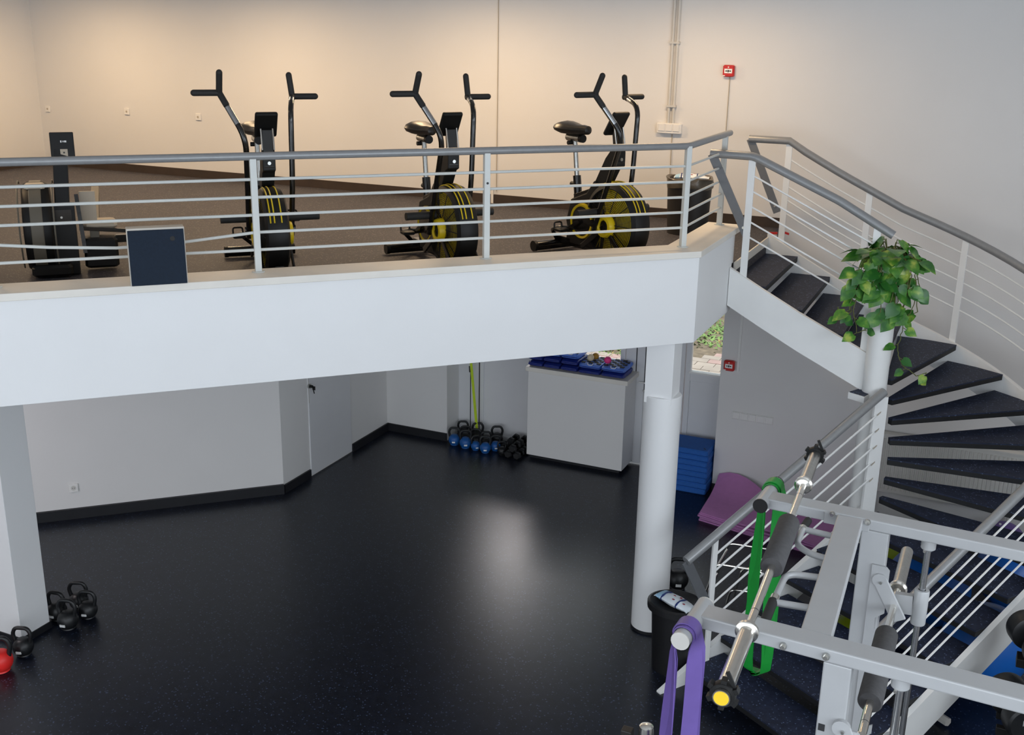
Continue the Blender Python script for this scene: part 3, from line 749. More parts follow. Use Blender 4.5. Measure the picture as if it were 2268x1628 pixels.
m = MB(); m.beam((.14, -.05, 0), (.10, -.05, .55), .18, .11, (1, 0, 0)); m.beam((.10, -.05, .50), (0, -.03, .88), .11, .09, (1, 0, 0)); ps = P(m, 'front_post', BLACK, .008)
m = MB(); m.obox((.165, -.06, .46), (.004, 0, 0), (0, .075, 0), (0, 0, .06)); m.build('post_cover', BLACK_G, ps)
m = MB(); m.cyl((.17, -.06, .46), .009, .004, dirv=(1, 0, 0), n=10); m.build('cover_screw', STEEL, ps)
m = MB(); m.beam((0, -.03, .86), (-.03, -.015, 1.0), .10, .05, (1, 0, 0)); P(m, 'monitor_arm', BLACK, .005)
ux = Vector((-.14, .0, .99)).normalized(); ny = Vector((.99, 0, .14)).normalized()
m = MB(); m.obox((-.02, -.005, 1.0), ux*.10, Vector((0, .088, 0)), ny*.018); mo = P(m, 'monitor', BLACK, .006)
for yy, zz, ww, hh in ((-.014, .06, .005, .008), (.002, .06, .004, .006), (.018, .06, .008, .007)):
    m = MB(); m.obox(Vector((-.02, yy+.002, 1.0))+ux*.028+ny*.019, ux*hh, Vector((0, ww, 0)), ny*.001); m.build('monitor_mark', LAB_W, mo)
m = MB(); m.obox(Vector((-.02, .004, 1.0))-ux*.058+ny*.019, ux*.027, Vector((0, .027, 0)), ny*.0012); m.build('monitor_sticker', SEAT_G, mo)
m = MB(); m.obox(Vector((-.02, .004, 1.0))-ux*.058+ny*.0205, ux*.006, Vector((0, .006, 0)), ny*.0006); m.build('sticker_dot', LAB_K, mo)
m = MB(); m.beam((.05, .17, .30), (-2.0, .20, .36), .07, .09); P(m, 'slide_rail', GREY_BELT, .004)
m = MB(); m.rbox((.02, .21, .15), (.20, .26, .24), .02); P(m, 'drive_housing', BLACK)
m = MB(); m.beam((.12, .09, .16), (.04, .06, .62), .03, .05, (1, 0, 0)); m.beam((.06, .06, .35), (.0, .48, .30), .03, .03); m.obox((.02, .38, .25), (.03, 0, 0), (0, .05, .0), (0, 0, .03)); P(m, 'handle_bracket', BLACK_G)
m = MB(); m.obox((-.04, .14, .50), (.012, 0, 0), (0, .06, 0), (0, 0, .13)); m.rbox((-.08, .22, .36), (.20, .26, .07), .025); P(m, 'seat', SEAT_G)

# ------------------------------------------------------------------ gallery bin, wall fittings
ub = ony(1520, 512, 10.62)
t = thing('waste_bin', 'dark brown waste bin with a grey liner on the gallery floor', 'bin', (ub.x, 10.64, ZF))
bz0, bz1 = ZF, ony(1520, 392, 10.62).z
def oval(a, b, z, c, n=28): return [Vector((c[0]+a*math.cos(2*PI*j/n), c[1]+b*math.sin(2*PI*j/n), z)) for j in range(n)]
cc = (ub.x, 10.64)
def bin_body(c, z0, z1, a0, b0, a1, b1):
    m = MB(); m.strip([oval(a0, b0, z0, c), oval(a1, b1, z1, c), oval(a1-.015, b1-.015, z1, c), oval(a0-.02, b0-.02, z0+.05, c)]); m.sm = [len(f) == 4 for f in m.f]; return m
part(bin_body(cc, bz0, bz1-.02, .20, .17, .225, .19), 'bin_body', BIN_BR, t)
m = MB(); secs = []
for k, (e, dz) in enumerate(((.004, -.10), (.010, -.06), (.006, -.03), (.012, -.012), (.004, .0), (-.02, -.008), (-.04, -.10))):
    ring = []
    for j in range(36):
        a = 2*PI*j/36; rr = e+.004*math.sin(5*a+k)+.003*math.sin(9*a-k); ring.append(Vector((cc[0]+(.225+rr)*math.cos(a), cc[1]+(.19+rr)*math.sin(a), bz1+dz+.010*math.sin(3*a+1.3*k))))
    secs.append(ring)
m.strip(secs); m.sm = [True]*len(m.sm); part(m, 'bin_liner', LINER, t)
def wipes(loc, rz, label, sx=1.0):
    w_ = thing('wipes_pack', label, 'wipes pack', loc, rz, 'packs of wipes lying on bins')
    m = MB(); secs = []
    for x, hw_, hz_ in ((-.155, .07, .003), (-.135, .062, .008), (-.10, .066, .028), (0, .07, .034), (.10, .066, .026), (.135, .06, .008), (.155, .068, .003)):
        secs.append([Vector((x*sx, hw_*math.cos(2*PI*j/14)*(1+.06*math.sin(x*40+j)), .036+hz_*math.sin(2*PI*j/14)+.004*math.sin(x*55+j*2))) for j in range(14)])
    m.strip(secs); m.sm = [True]*len(m.sm); m.build('pouch', WIPES, w_)
    for x0, x1, mt, nm in ((-.095, -.085, NAVY_P, 'printed_band'), (.045, .055, NAVY_P, 'printed_band'), (-.145, -.105, SKYBL_P, 'printed_end')):
        m = MB(); secs = []
        for x in (x0, x1):
            hw_ = .0695; hz_ = .033 if abs(x) < .1 else (.026 if abs(x) < .12 else .012); secs.append([Vector((x*sx, hw_*math.cos(2*PI*j/14), .037+(hz_+.004)*math.sin(2*PI*j/14))) for j in range(14)])
        m.strip(secs); m.build(nm, mt, w_)
    for x, y in ((-.03, .02), (.0, -.03), (.02, .035), (.09, -.02)):
        m = MB(); m.sphere((x*sx, y, .066), .011, 8, 6, (1.3, .8, .3)); m.build('printed_mark', RED_P, w_)
    return w_
wipes((cc[0]+.02, cc[1]-.02, bz1-.035), math.radians(12), 'white wipes pack with dark bands lying on the gallery bin', 1.1)
# twin conduits, switch box, sockets, fire alarms
cA, cB = ony(1494, 0, YB), ony(1507, 0, YB); sw = ony(1484, 284, YB)
for p, nm in ((cA, 'left one of two grey conduits running up the gallery wall'), (cB, 'right one of two grey conduits running up the gallery wall')):
    x = p.x+.0
    t = thing('conduit_pipe', nm, 'conduit', (x, YB, sw.z+.07), 0, 'grey conduits on the gallery wall')
    x = sw.x + (-.018 if 'left' in nm else .035)
    part(MB().cyl((x, YB-.024, sw.z+.055), .0155, CEIL-sw.z-.056, n=14), 'pipe', CABLE_G, t)
    for z in (sw.z+.22, sw.z+.86): part(MB().box(x-.026, x+.026, YB-.05, YB, z, z+.02), 'clip', CABLE_G, t)
t = thing('switch_box', 'white triple switch box under the grey conduits on the gallery wall', 'switch', (sw.x, YB, sw.z))
part(MB().rbox((sw.x, YB-.025, sw.z), (.27, .05, .11), .008), 'housing', W_PLA, t)
for k in range(3): part(MB().rbox((sw.x-.08+.08*k, YB-.052, sw.z+.008), (.07, .012, .075), .004), 'rocker', W_PLA, t)
def cable(pts, label, name='wall_cable', m=CABLE_D, r=.005):
    tag(MB().tube(pts, r, 6).build(name, m), label, 'cable')
cable([(sw.x+.03, YB-.008, sw.z-.055), (sw.x+.03, YB-.008, ZF+.1)], 'thin cable dropping from the triple switch box')
ca = ony(1105, 5, YB); cable([(ca.x, YB-.008, CEIL-.01), (ca.x, YB-.008, ZF+.14)], 'thin vertical cable down the gallery wall behind the middle bike')
m = MB(); m.box(ca.x-.06, ca.x-.03, YB-.03, YB, ZF-.0, ZF+.15); tag(m.build('cable_cover', W_PLA), 'short white cable cover at the foot of the gallery wall', 'cable cover')
for q, lb in (((107, 241), 'leftmost of three white sockets on the gallery wall'), ((282, 247), 'middle one of three white sockets on the gallery wall'), ((440, 259), 'white gallery wall socket nearest the head-on air bike')):
    p = ony(*q, YB); t = thing('wall_socket', lb, 'socket', (p.x, YB, p.z), 0, 'sockets on the gallery wall')
    part(MB().rbox((p.x, YB-.008, p.z), (.085, .016, .085), .004), 'face_plate', W_PLA, t)
    part(MB().cyl((p.x, YB-.0165, p.z), .014, .002, dirv=(0, -1, 0)), 'socket_well', CABLE_D, t)
p = Vector((-8.463, 7.707, .341)); nA2 = Vector((dA.y, -dA.x, 0))
t = thing('wall_socket', 'white socket low on the slanted lower wall at left', 'socket', p)
part(MB().obox(p+nA2*.008, dA*.045, nA2*.008, (0, 0, .045)), 'face_plate', W_PLA, t, .004)
part(MB().cyl(p+nA2*.016, .026, .002, dirv=nA2), 'socket_well', CABLE_G, t)
for dd in (-.009, .009): part(MB().cyl(p+nA2*.0182+dA*dd, .004, .001, dirv=nA2, n=8), 'pin_hole', LAB_K, t)
def alarm(p, lb):
    t = thing('fire_alarm_call_point', lb, 'fire alarm', (p.x, YB, p.z))
    bd = part(MB().rbox((p.x, YB-.03, p.z), (.115, .06, .115), .01), 'housing', RED_AL, t)
    part(MB().box(p.x-.04, p.x+.04, YB-.0625, YB-.06, p.z-.022, p.z+.022), 'press_plate', LAB_W, t)
    for x0, x1, h_ in ((-.028, -.012, .006), (-.008, .008, .011), (.012, .028, .006)):
        part(MB().box(p.x+x0, p.x+x1, YB-.0635, YB-.0625, p.z-h_, p.z+h_), 'press_symbol', LAB_K, t)
    part(MB().box(p.x-.055, p.x-.03, YB-.0625, YB-.06, p.z-.05, p.z-.042), 'key_tab', LAB_W, t)
    part(MB().cyl((p.x, YB-.06, p.z+.038), .007, .002, dirv=(0, -1, 0), n=10), 'indicator', LAB_W, t)
pa = ony(1616, 157, YB); alarm(pa, 'red fire alarm call point on the upper gallery wall')
cable([(pa.x+.01, YB-.008, pa.z-.06), (pa.x+.01, YB-.008, ZF+.1)], 'thin cable dropping from the upper red fire alarm')
pb = ony(1617, 808, YB); alarm(pb, 'red fire alarm call point on the lower wall beside the window')
xx = ony(1641, 740, YB).x
tag(MB().box(xx-.012, xx+.012, YB-.016, YB, pb.z-.06, 2.9).build('cable_trunking', W_PLA), 'white cable trunking rising beside the lower red fire alarm', 'trunking')
s0, s1 = ony(1622, 920, YB), ony(1713, 931, YB)
t = thing('wall_switch', 'row of white switches and sockets on the lower right wall', 'switch', ((s0.x+s1.x)/2, YB, s0.z))
nsw = 5; pw = (s1.x-s0.x)/nsw; zc = (s0.z+s1.z)/2
part(MB().rbox(((s0.x+s1.x)/2, YB-.006, zc), (s1.x-s0.x, .012, .092), .003), 'face_plate', W_PLA, t)
for k in range(nsw): part(MB().rbox((s0.x+pw*(k+.5), YB-.014, zc), (pw*.86, .008, .076), .003), 'rocker', W_PLA, t)
# heating pipes with red taps at the gallery end
for k, q in enumerate(((1716, 521), (1733, 519))):
    p = ony(*q, 10.98); t = thing('pipe_tap', ('left' if k == 0 else 'right')+' one of two white pipes with red tap handles at the stair head', 'tap', (p.x, 10.98, 2.74), 0, 'heating taps at the stair head')
    part(MB().tube(rect_path([(p.x, YB+.01, 2.74), (p.x, 10.98, 2.74), (p.x, 10.98, p.z)], .05), .016, 12), 'pipe', W_MET, t)
    part(MB().cyl((p.x, 10.98, p.z-.03), .024, .035, n=12), 'valve', W_PLA, t)
    part(MB().obox((p.x+(.02 if k else -.02), 10.98, p.z+.02), (.045, 0, -.012 if k else .004), (0, .01, 0), (0, 0, .01)), 'tap_handle', RED_AL, t)

# ------------------------------------------------------------------ counter with weight bags and balls
ya = onz(1165, 1006, .09); yf = 11.365
cx0, cx1 = ony(1166, 1000, yf).x, ony(1376, 1046, yf).x
zt_ = ony(1168, 812, yf-.02).z
t = thing('counter', 'white counter cabinet with a worn white top under the gallery window', 'counter', ((cx0+cx1)/2, 11.5, 0))
part(MB().box(cx0, cx1, yf, YW-.01, .055, zt_-.055), 'body', W_WALL, t, .004)
part(MB().box(cx0+.02, cx1-.05, yf+.06, YW-.02, 0, .055), 'plinth', SKIRT, t)
part(MB().box(cx0-.025, cx1+.03, yf-.025, YW-.005, zt_-.055, zt_), 'worktop', W_CAP, t, .004)
def superring(cx, y, cz, hw, hh, e=.45, n=20):
    r = []
    for j in range(n):
        a = 2*PI*j/n; c, s_ = math.cos(a), math.sin(a)
        r.append(Vector((cx+math.copysign(abs(c)**e, c)*hw, y, cz+math.copysign(abs(s_)**e, s_)*hh)))
    return r
def bag(x0, x1, y0, y1, z, h, mt, label, webb, seed):
    rn = random.Random(seed)
    t = thing('weight_bag', label, 'weight bag', ((x0+x1)/2, (y0+y1)/2, z), 0, 'blue weight bags on the counter')
    m = MB(); secs = []; N = 12; hw = (x1-x0)/2*.97
    for i in range(N+1):
        u = i/N; f = min(1, (math.sin(PI*min(max(u, .0), 1)))**.25 + .06)
        secs.append(superring((x0+x1)/2+rn.uniform(-.003, .003), y0+(y1-y0)*u, z+h/2, hw*(.92+.08*f), h/2*(.35+.65*f)*(1+.04*math.sin(i*2.1+seed)), .36))
    m.strip(secs); m.sm = [True]*len(m.sm); part(m, 'pouch', mt, t)
    m = MB(); m.tube([Vector((x0+.012, y0-.002, z+h*.5)), Vector(((x0+x1)/2, y0-.007, z+h*.47)), Vector((x1-.012, y0-.002, z+h*.5))], .005, 6); part(m, 'seam_piping', BAG_D, t)
    if webb:
        m = MB(); nx, ny = 5, 6; dx = (x1-x0)*.86/nx; dy = (y1-y0)*.80/ny
        for a in range(nx):
            for b in range(ny):
                if (a+b) % 2: continue
                xx, yy = x0+(x1-x0)*.07+dx*(a+.5), y0+(y1-y0)*.12+dy*(b+.5)
                m.obox((xx, yy, z+h*1.0), (dx*.47, 0, 0), (0, dy*.46, .0), (0, 0, .005))
        part(m, 'webbing', WEB, t)
        m = MB(); m.tube(rect_path([((x0+x1)/2-.03, y0+.035, z+h+.004), ((x0+x1)/2-.02, y0+.012, z+h-.012), ((x0+x1)/2+.03, y0+.012, z+h-.012), ((x0+x1)/2+.035, y0+.035, z+h+.004)], .012), .0045, 6); part(m, 'white_loop', W_PLA, t)
bounds = [1169, 1203, 1241, 1280, 1330, 1383]
bxs = [ony(b, 835, yf+.02).x for b in bounds]
names = ['leftmost stack', 'second stack from the left', 'central stack', 'stack under the beige ball', 'rightmost stack under the pink ball']
pos3 = ['bottom', 'middle', 'top']; pos2 = ['lower', 'upper']
bz = {}
for i in range(5):
    nl = 3 if i < 3 else 2; hh = .074 if i < 3 else .064
    for k in range(nl):
        d = .003*math.sin(i*2+k*3)
        ps_ = pos3[k] if nl == 3 else pos2[k]
        lb = f'navy blue weight bag on the counter, {ps_} of the {names[i]}' if k < nl-1 else f'checkered blue and black weight bag, {ps_} of the {names[i]}'
        bag(bxs[i]+d*.3+.002, bxs[i+1]+d*.3-.002, yf+.0+abs(d), YW-.03, zt_+(hh+.002)*k, hh, BAG_L if k == nl-1 else BAG_D, lb, k == nl-1, i*7+k)
    bz[i] = zt_+hh*nl
def ball(q, yy, r, m, lb, nm='massage_ball'):
    p = ony(*q, yy); tag(MB().sphere((p.x, yy, bz[4]+r+.004), r, 28, 16).build(nm, m), lb, 'ball', 'small balls on the weight bags')
ball((1308, 797), 11.50, .041, BEIGE, 'small beige ball on the checkered weight bags')
ball((1319, 795), 11.585, .040, GOLD, 'small ochre ball half hidden behind the beige ball')
ball((1346, 799), 11.49, .043, PINK, 'small pink ball on the checkered weight bags')

# ------------------------------------------------------------------ kettlebells and dumbbells
def make_kb(r, body, label, loc, rz, group, tagm=LAB_W, hk=1.0):
    t = thing('kettlebell', label, 'kettlebell', loc, rz, group)
    m = MB(); prof = [(0, 0), (r*.62, 0), (r*.70, .006)]
    for k in range(1, 14):
        a = -PI/2+.55+(PI-1.0)*k/13; prof.append((r*math.cos(a), r*.92+r*math.sin(a)))
    prof.append((0, r*1.83)); m.lathe(prof, n=28); m.build('bell', body, t)
    m = MB(); m.tube(rect_path([(-r*.70, 0, r*1.25), (-r*.95*hk, 0, r*2.35), (-r*.62, 0, r*3.0), (r*.62, 0, r*3.0), (r*.95*hk, 0, r*2.35), (r*.70, 0, r*1.25)], r*.6, 5), r*.20, 10); m.build('handle', BLK_KB, t)
    m = MB(); a = math.radians(-8); m.obox((0, -r*.985, r*.75), (r*.26, 0, 0), (0, r*.06, 0), (0, -r*.02, r*.13)); m.build('weight_label', tagm, t)
    return t
GK = 'kettlebells by the green strap'
rk = .074
front = [(-5.885, 11.375), (-5.715, 11.345), (-5.57, 11.335), (-5.425, 11.31), (-5.345, 11.43)]
fl_ = ['leftmost blue kettlebell of the front row by the recess corner', 'second blue kettlebell from the left in the front row', 'smaller blue kettlebell in the middle of the front row', 'blue kettlebell at the very front, second from the right of the row', 'rightmost blue kettlebell, tucked behind the front row beside the dumbbells']
k0 = None
for i, ((x, y), lb) in enumerate(zip(front, fl_)):
    rz = math.radians(24+[-6, 4, 20, 0, 10][i])
    k0 = make_kb(rk*(1, 1.02, .82, .94, .86)[i], BLUE_KB, lb, (x, y, 0), rz, 'blue kettlebells in the front row')
back = [(-5.80, 11.51), (-5.645, 11.495), (-5.495, 11.48), (-5.215, 11.34), (-5.91, 11.66), (-5.70, 11.66), (-5.43, 11.66)]
bl_ = ['black kettlebell directly behind the leftmost blue kettlebell', 'black kettlebell behind the second blue kettlebell', 'black kettlebell in the middle of the second row', 'black kettlebell at the right end beside the dumbbells',
       'black kettlebell in the back row left of the lime strap', 'black kettlebell in the back row just right of the lime strap', 'rightmost black kettlebell of the back row against the white panel']
for i, ((x, y), lb) in enumerate(zip(back, bl_)):
    make_kb(rk*(.95, .92, .9, .75, .95, 1.0, 1.0)[i], BLK_KB, lb, (x, y, 0), math.radians(24+[5, -8, 3, 8, -4, 6, 2][i]), 'black kettlebells behind the blue ones', LAB_K)
def make_db(label, loc, rz, r=.052, L=.20):
    t = thing('dumbbell', label, 'dumbbell', loc, rz, 'black hex dumbbells beside the counter')
    for s_ in (-1, 1):
        m = MB(); m.lathe([(r*.7, 0), (r, .015), (r, .05), (r*.75, .065)], (0, s_*(L/2-.065), 0), dirv=(0, s_, 0), n=6); o = len(m.v)-24
        m.f.append(list(range(18, 24))); m.m.append(0); m.sm.append(False); m.sm = [False]*len(m.f); m.build('head', BLK_KB, t)
    MB().tube([(0, -L/2+.06, 0), (0, -L/4+.03, 0), (0, L/4-.03, 0), (0, L/2-.06, 0)], [.013, .016, .016, .013], 10).build('handle', CHROME, t)
    return t
dbp = [(-5.10, 11.355, .046), (-4.985, 11.35, .046), (-5.10, 11.57, .046), (-5.215, 11.57, .046), (-4.985, 11.565, .046)]
dbl = ['black dumbbell at the front left of the dumbbell pile', 'black dumbbell at the front right of the pile beside the counter', 'black dumbbell lying in the middle of the back row', 'black dumbbell at the left end of the back row', 'black dumbbell on the floor close against the counter side']
for (x, y, z), lb in zip(dbp, dbl): make_db(lb, (x, y, z), math.radians(random.uniform(-4, 4)))
dbu = [(-5.16, 11.57, .128), (-5.04, 11.57, .128), (-5.045, 11.355, .128)]
for (x, y, z), lb in zip(dbu, ['leftmost dumbbell of the top layer with a shiny handle', 'second dumbbell of the top layer, near the white panel', 'front dumbbell of the top layer beside the counter']): make_db(lb, (x, y, z), math.radians(random.uniform(-5, 5)))
pg, pg2 = ony(1039, 800, 11.62), ony(1049, 944, 11.60)
t = thing('stretch_strap', 'lime yellow flat strap standing upright behind the kettlebells', 'strap', (pg2.x, 11.60, .0))
d_ = Vector((pg.x-pg2.x, .03, pg.z-pg2.z)); b0 = Vector((pg2.x, 11.60, pg2.z))-d_*(.19/pg.z)*1.0
m = MB(); m.beam(Vector((b0.x+.025, 11.64, .02)), Vector((pg.x, 11.655, pg.z))+d_*.30, .034, .006, (0, 1, 0)); part(m, 'band', LIME, t)
sl0 = ony(1040, 818, 11.64); m = MB(); m.beam(sl0+d_*.05, sl0-d_*.045, .012, .008, (0, 1, 0)); part(m, 'slot', LAB_K, t)
# kettlebells by the left column
GL = 'black kettlebells behind the left column'
for q, r, lb, rz in (((152, 1386), .088, 'black kettlebell nearest the column, in front of the other black ones', 14), ((196, 1362), .082, 'rightmost black kettlebell behind the square column', 20), ((128, 1366), .085, 'black kettlebell half hidden by the edge of the square column', 10), ((176, 1342), .083, 'black kettlebell at the back of the group by the square column', 24)):
    p = onz(*q, .02); make_kb(r, BLK_KB, lb, (p.x, p.y, 0), math.radians(rz), GL)
p = onz(3, 1480, .02); make_kb(.098, RED_KB, 'red kettlebell in front of the square column', (p.x, p.y, 0), math.radians(28), None)
p = onz(48, 1444, .02); p.y -= .0; make_kb(.082, BLK_KB, 'black kettlebell at the foot of the square column behind the red one', (-6.865, 5.555, 0), math.radians(20), None)
make_kb(.10, BLK_KB, 'black kettlebell standing alone behind the round column', (onz(1500, 1302, 0).x, onz(1500, 1302, 0).y, 0), math.radians(20), None)

# ------------------------------------------------------------------ foam mats
mz = ony(1577, 1003, 11.235).z; nm_ = 8; th = mz/nm_
for k in range(nm_):
    d = .006*math.sin(k*2.3); pl_ = ['bottom', 'second', 'third', 'fourth', 'fifth', 'sixth', 'seventh', 'top'][k]
    t = thing('foam_step_mat', f'thick blue foam mat by the window, {pl_} of the stack from the floor', 'mat', (-2.95, 11.4, th*k), 0, 'blue foam mats stacked by the window')
    m = MB(); m.rbox((-2.955+d, 11.445+d*.3, th*(k+.5)), (.63, .42, th*.985), .012); part(m, 'block', BLUE_MAT, t)
    if k == nm_-1:
        for xx, yy in ((-2.71, 11.33), (-2.69, 11.30), (-2.70, 11.31)): part(MB().box(xx-.008, xx+.012, yy-.004, yy+.004, mz-.003, mz+.0015), 'scuff', LAB_K, t)
# mauve exercise mats: loosely stacked, top ones curling up the wall at the back
def yoga(k, n):
    lb = f'mauve exercise mat on the floor by the lower wall, {["bottom", "second", "third", "fourth", "top"][k]} of the pile'
    t = thing('exercise_mat', lb, 'mat', (-1.85, 10.8, .021*k), 0, 'mauve exercise mats by the wall')
    c0, c1 = onz(1547, 1150, .02), onz(1835, 1238, .02)
    dx = Vector((c1.x-c0.x, c1.y-c0.y, 0)).normalized(); dy = Vector((-.02, 1, 0)); L, Wd = 1.75, .88
    m = MB(); nu, nv = 16, 16; g = .018; off = Vector((.012*math.sin(k*2.1), .01*math.cos(k*1.7), 0))
    def P(u, v, up):
        z = .024*k + .002
        lift = max(0, v-.45)/.55; z += (.15)*lift**2*math.sin(PI*min(1, max(0, u*2.2+.25)))*(1 if k > 2 else .0)
        front = max(0, .12-v)/.12; z += .004*k*front*math.sin(u*7+k)
        q = Vector((c0.x, c0.y, 0))+off+dx*(u*L)+dy*(v*Wd)
        return Vector((q.x, min(q.y, YB-.03), z+(g if up else 0)))
    vs = [P(i/nu, j/nv, True) for i in range(nu+1) for j in range(nv+1)]+[P(i/nu, j/nv, False) for i in range(nu+1) for j in range(nv+1)]
    o = (nu+1)*(nv+1); fs = []
    ix = lambda i, j: i*(nv+1)+j
    for i in range(nu):
        for j in range(nv):
            fs.append((ix(i, j), ix(i+1, j), ix(i+1, j+1), ix(i, j+1))); fs.append((o+ix(i, j), o+ix(i, j+1), o+ix(i+1, j+1), o+ix(i+1, j)))
    for i in range(nu): fs.append((ix(i, 0), o+ix(i, 0), o+ix(i+1, 0), ix(i+1, 0))); fs.append((ix(i, nv), ix(i+1, nv), o+ix(i+1, nv), o+ix(i, nv)))
    for j in range(nv): fs.append((ix(0, j), ix(0, j+1), o+ix(0, j+1), o+ix(0, j))); fs.append((ix(nu, j), o+ix(nu, j), o+ix(nu, j+1), ix(nu, j+1)))
    m.add(vs, fs, True); oo = part(m, 'sheet', PURP_MAT, t)
    e = oo.modifiers.new('edge', 'EDGE_SPLIT'); e.split_angle = math.radians(50)
for k in range(5): yoga(k, 5)

# ------------------------------------------------------------------ radiator and gym balls under the stairs
t = thing('radiator', 'white ribbed panel radiator on the wall behind the winding stairs', 'radiator', (.0, YB-.08, .35))
m = MB(); m.box(-.95, .55, YB-.12, YB-.05, .38, 1.02); part(m, 'panel', RADI, t, .006)
m = MB()
for k in range(38): m.cyl((-.93+k*1.46/37, YB-.12, .42), .013, .56, n=8)
part(m, 'ribs', RADI, t)
part(MB().box(-.96, .56, YB-.135, YB-.045, 1.02, 1.035), 'top_grille', RADI, t)
for x in (-.85, .45): part(MB().cyl((x, YB-.085, 0), .012, .39, n=10), 'feed_pipe', RADI, t)
for x in (-.7, .3): part(MB().box(x-.02, x+.02, YB-.05, YB-.001, .4, .95), 'bracket', RADI, t)
def gym(x, y, r, m, lb):
    t = thing('gym_ball', lb, 'gym ball', (x, y, 0), 0, 'gym balls under the stairs')
    part(MB().sphere((x, y, r*.985), r, 40, 24), 'ball', m, t)
    part(MB().cyl((x-.2*r, y-.2*r, r*1.93), .012, .012, n=10), 'valve', LAB_W, t)
gym(.33, 8.62, .34, BALL_B, 'large blue gym ball under the lower flight, showing past its stringer')
gym(-.17, 9.42, .36, BALL_B, 'blue gym ball under the winders, between column and wall')
gym(.52, 10.08, .33, BALL_B, 'blue gym ball under the winders, furthest right near the radiator')
gym(-.44, 10.2, .27, LIME_B, 'lime green gym ball under the stairs')
gym(-.62, 8.40, .24, LIME_B, 'small lime green ball under the lower flight near the column')
gym(.42, 10.95, .22, BALL_P, 'purple gym ball on the floor in front of the radiator')

# ------------------------------------------------------------------ lower bin, chrome frame
bc = ((onz(1450, 1478, 0).x+onz(1545, 1500, 0).x)/2-.05, 7.72)
t = thing('waste_bin', 'black waste bin with rounded rim beside the round column', 'bin', (bc[0], bc[1], 0))
zb = ony(1440, 1318, bc[1]).z
part(bin_body(bc, 0, zb-.03, .17, .15, .20, .17), 'bin_body', BIN_K, t)
m = MB(); m.strip([oval(.20, .17, zb-.07, bc), oval(.235, .205, zb-.06, bc), oval(.235, .205, zb-.01, bc), oval(.215, .185, zb, bc), oval(.19, .165, zb-.02, bc), oval(.0, .0, zb-.05, bc)]); m.sm = [True]*len(m.sm); part(m, 'rim_lid', BIN_K, t)
wp = onz(1497, 1318, zb)
wipes((bc[0]+.0, bc[1]-.02, zb-.03), math.radians(-28), 'white wipes pack with red and blue print lying on the lower black bin', 1.15)
t = thing('chrome_frame', 'small folding chrome tube stand beside the lower stair railing', 'stand', (-1.72, 8.70, 0))
def chr_(pts, r=.011): part(MB().tube(rect_path(pts, .06), r, 8), 'chrome_tube', CHROME, t)
for yy in (8.48, 8.92):
    chr_([(-2.00, yy, .02), (-1.85, yy, .62), (-1.45, yy, .64), (-1.34, yy, .02)])
    chr_([(-1.78, yy+.05, .02), (-1.72, yy+.05, .38), (-1.50, yy+.05, .40), (-1.44, yy+.05, .02)])
chr_([(-1.86, 8.48, .55), (-1.86, 8.92, .55)]); chr_([(-1.42, 8.48, .58), (-1.42, 8.92, .58)]); chr_([(-1.93, 8.48, .3), (-1.93, 8.92, .3)])
for xx in (-2.0, -1.34):
    for yy in (8.48, 8.92): part(MB().cyl((xx, yy, 0), .018, .04, n=10), 'foot_cap', GRIP, t)

# ------------------------------------------------------------------ power rack with smith bar
RZ = 3.0
rk_ = thing('power_rack', 'light grey steel power rack with guide rods in the foreground at lower right', 'gym rack', (.0, 4.0, 0))
ra = math.radians(-3.05); ex = Vector((math.cos(ra), math.sin(ra), 0)); ey = Vector((-math.sin(ra), math.cos(ra), 0))
BH, BW = .05, .10
nr = onz(1700, 1404, RZ); fr = onz(1750, 1115, RZ)       # front top edges of the near and far beams
def beamline(p): return lambda x: Vector((x, p.y+(x-p.x)*math.tan(ra), 0))
near, far = beamline(nr), beamline(fr)
XE, XS = 1.25, -.80
Ztop = Vector((0, 0, RZ-BH/2))
for ln, nm in ((near, 0), (far, 1)):
    a, b = ln(XS)+ey*BW/2+Ztop, ln(XE)+ey*BW/2+Ztop
    bm_ = part(MB().beam(a, b, BW, BH), 'top_beam', G_RACK, rk_, .006)
    e0 = ln(XS)+ey*BW/2+Ztop
    k0_, k1_ = ((.20, .075) if nm == 0 else (.085, .20)); pg_ = part(MB().tube([e0-ey*k0_-ex*.015, e0+ey*k1_-ex*.015], .033, 18), 'cross_peg', G_RACK, rk_)
    for s_, kk in ((-1, k0_), (1, k1_)): sub(MB().cyl(e0+ey*kk*s_-ex*.015, .0335, .006, dirv=ey*s_), 'end_cap', (CABLE_G if (nm == 0) else BLACK), pg_, rk_)
    for px_ in ((1735, 1430), (1830, 1453)) if nm == 0 else ((1844, 1138), (1922, 1156)):
        pp = onpl(*px_, ey, ey.dot(ln(0))-.001)
        bo = sub(MB().cyl(pp, .013, .010, dirv=-ey, n=14), 'bolt_washer', STEEL, bm_, rk_)
        sub(MB().cyl(pp-ey*.008, .0085, .010, dirv=-ey, n=6), 'bolt_head', CHROME, bm_, rk_)
# cross member between the beams with its flange plates
c0, c1 = near(-.405)+ey*BW, far(-.405)
part(MB().beam(Vector((c0.x+.0, c0.y, RZ-.028)), Vector((c1.x-.025, c1.y, RZ-.028)), .108, .05), 'cross_member', G_RACK, rk_, .005)
for dx in (-.078, .032+.02):
    p_ = far(-.43+dx)-ey*.004; part(MB().obox(Vector((p_.x, p_.y, RZ-.030)), ex*.032, ey*.003, (0, 0, .026)), 'flange_plate', G_RACK, rk_, .002)
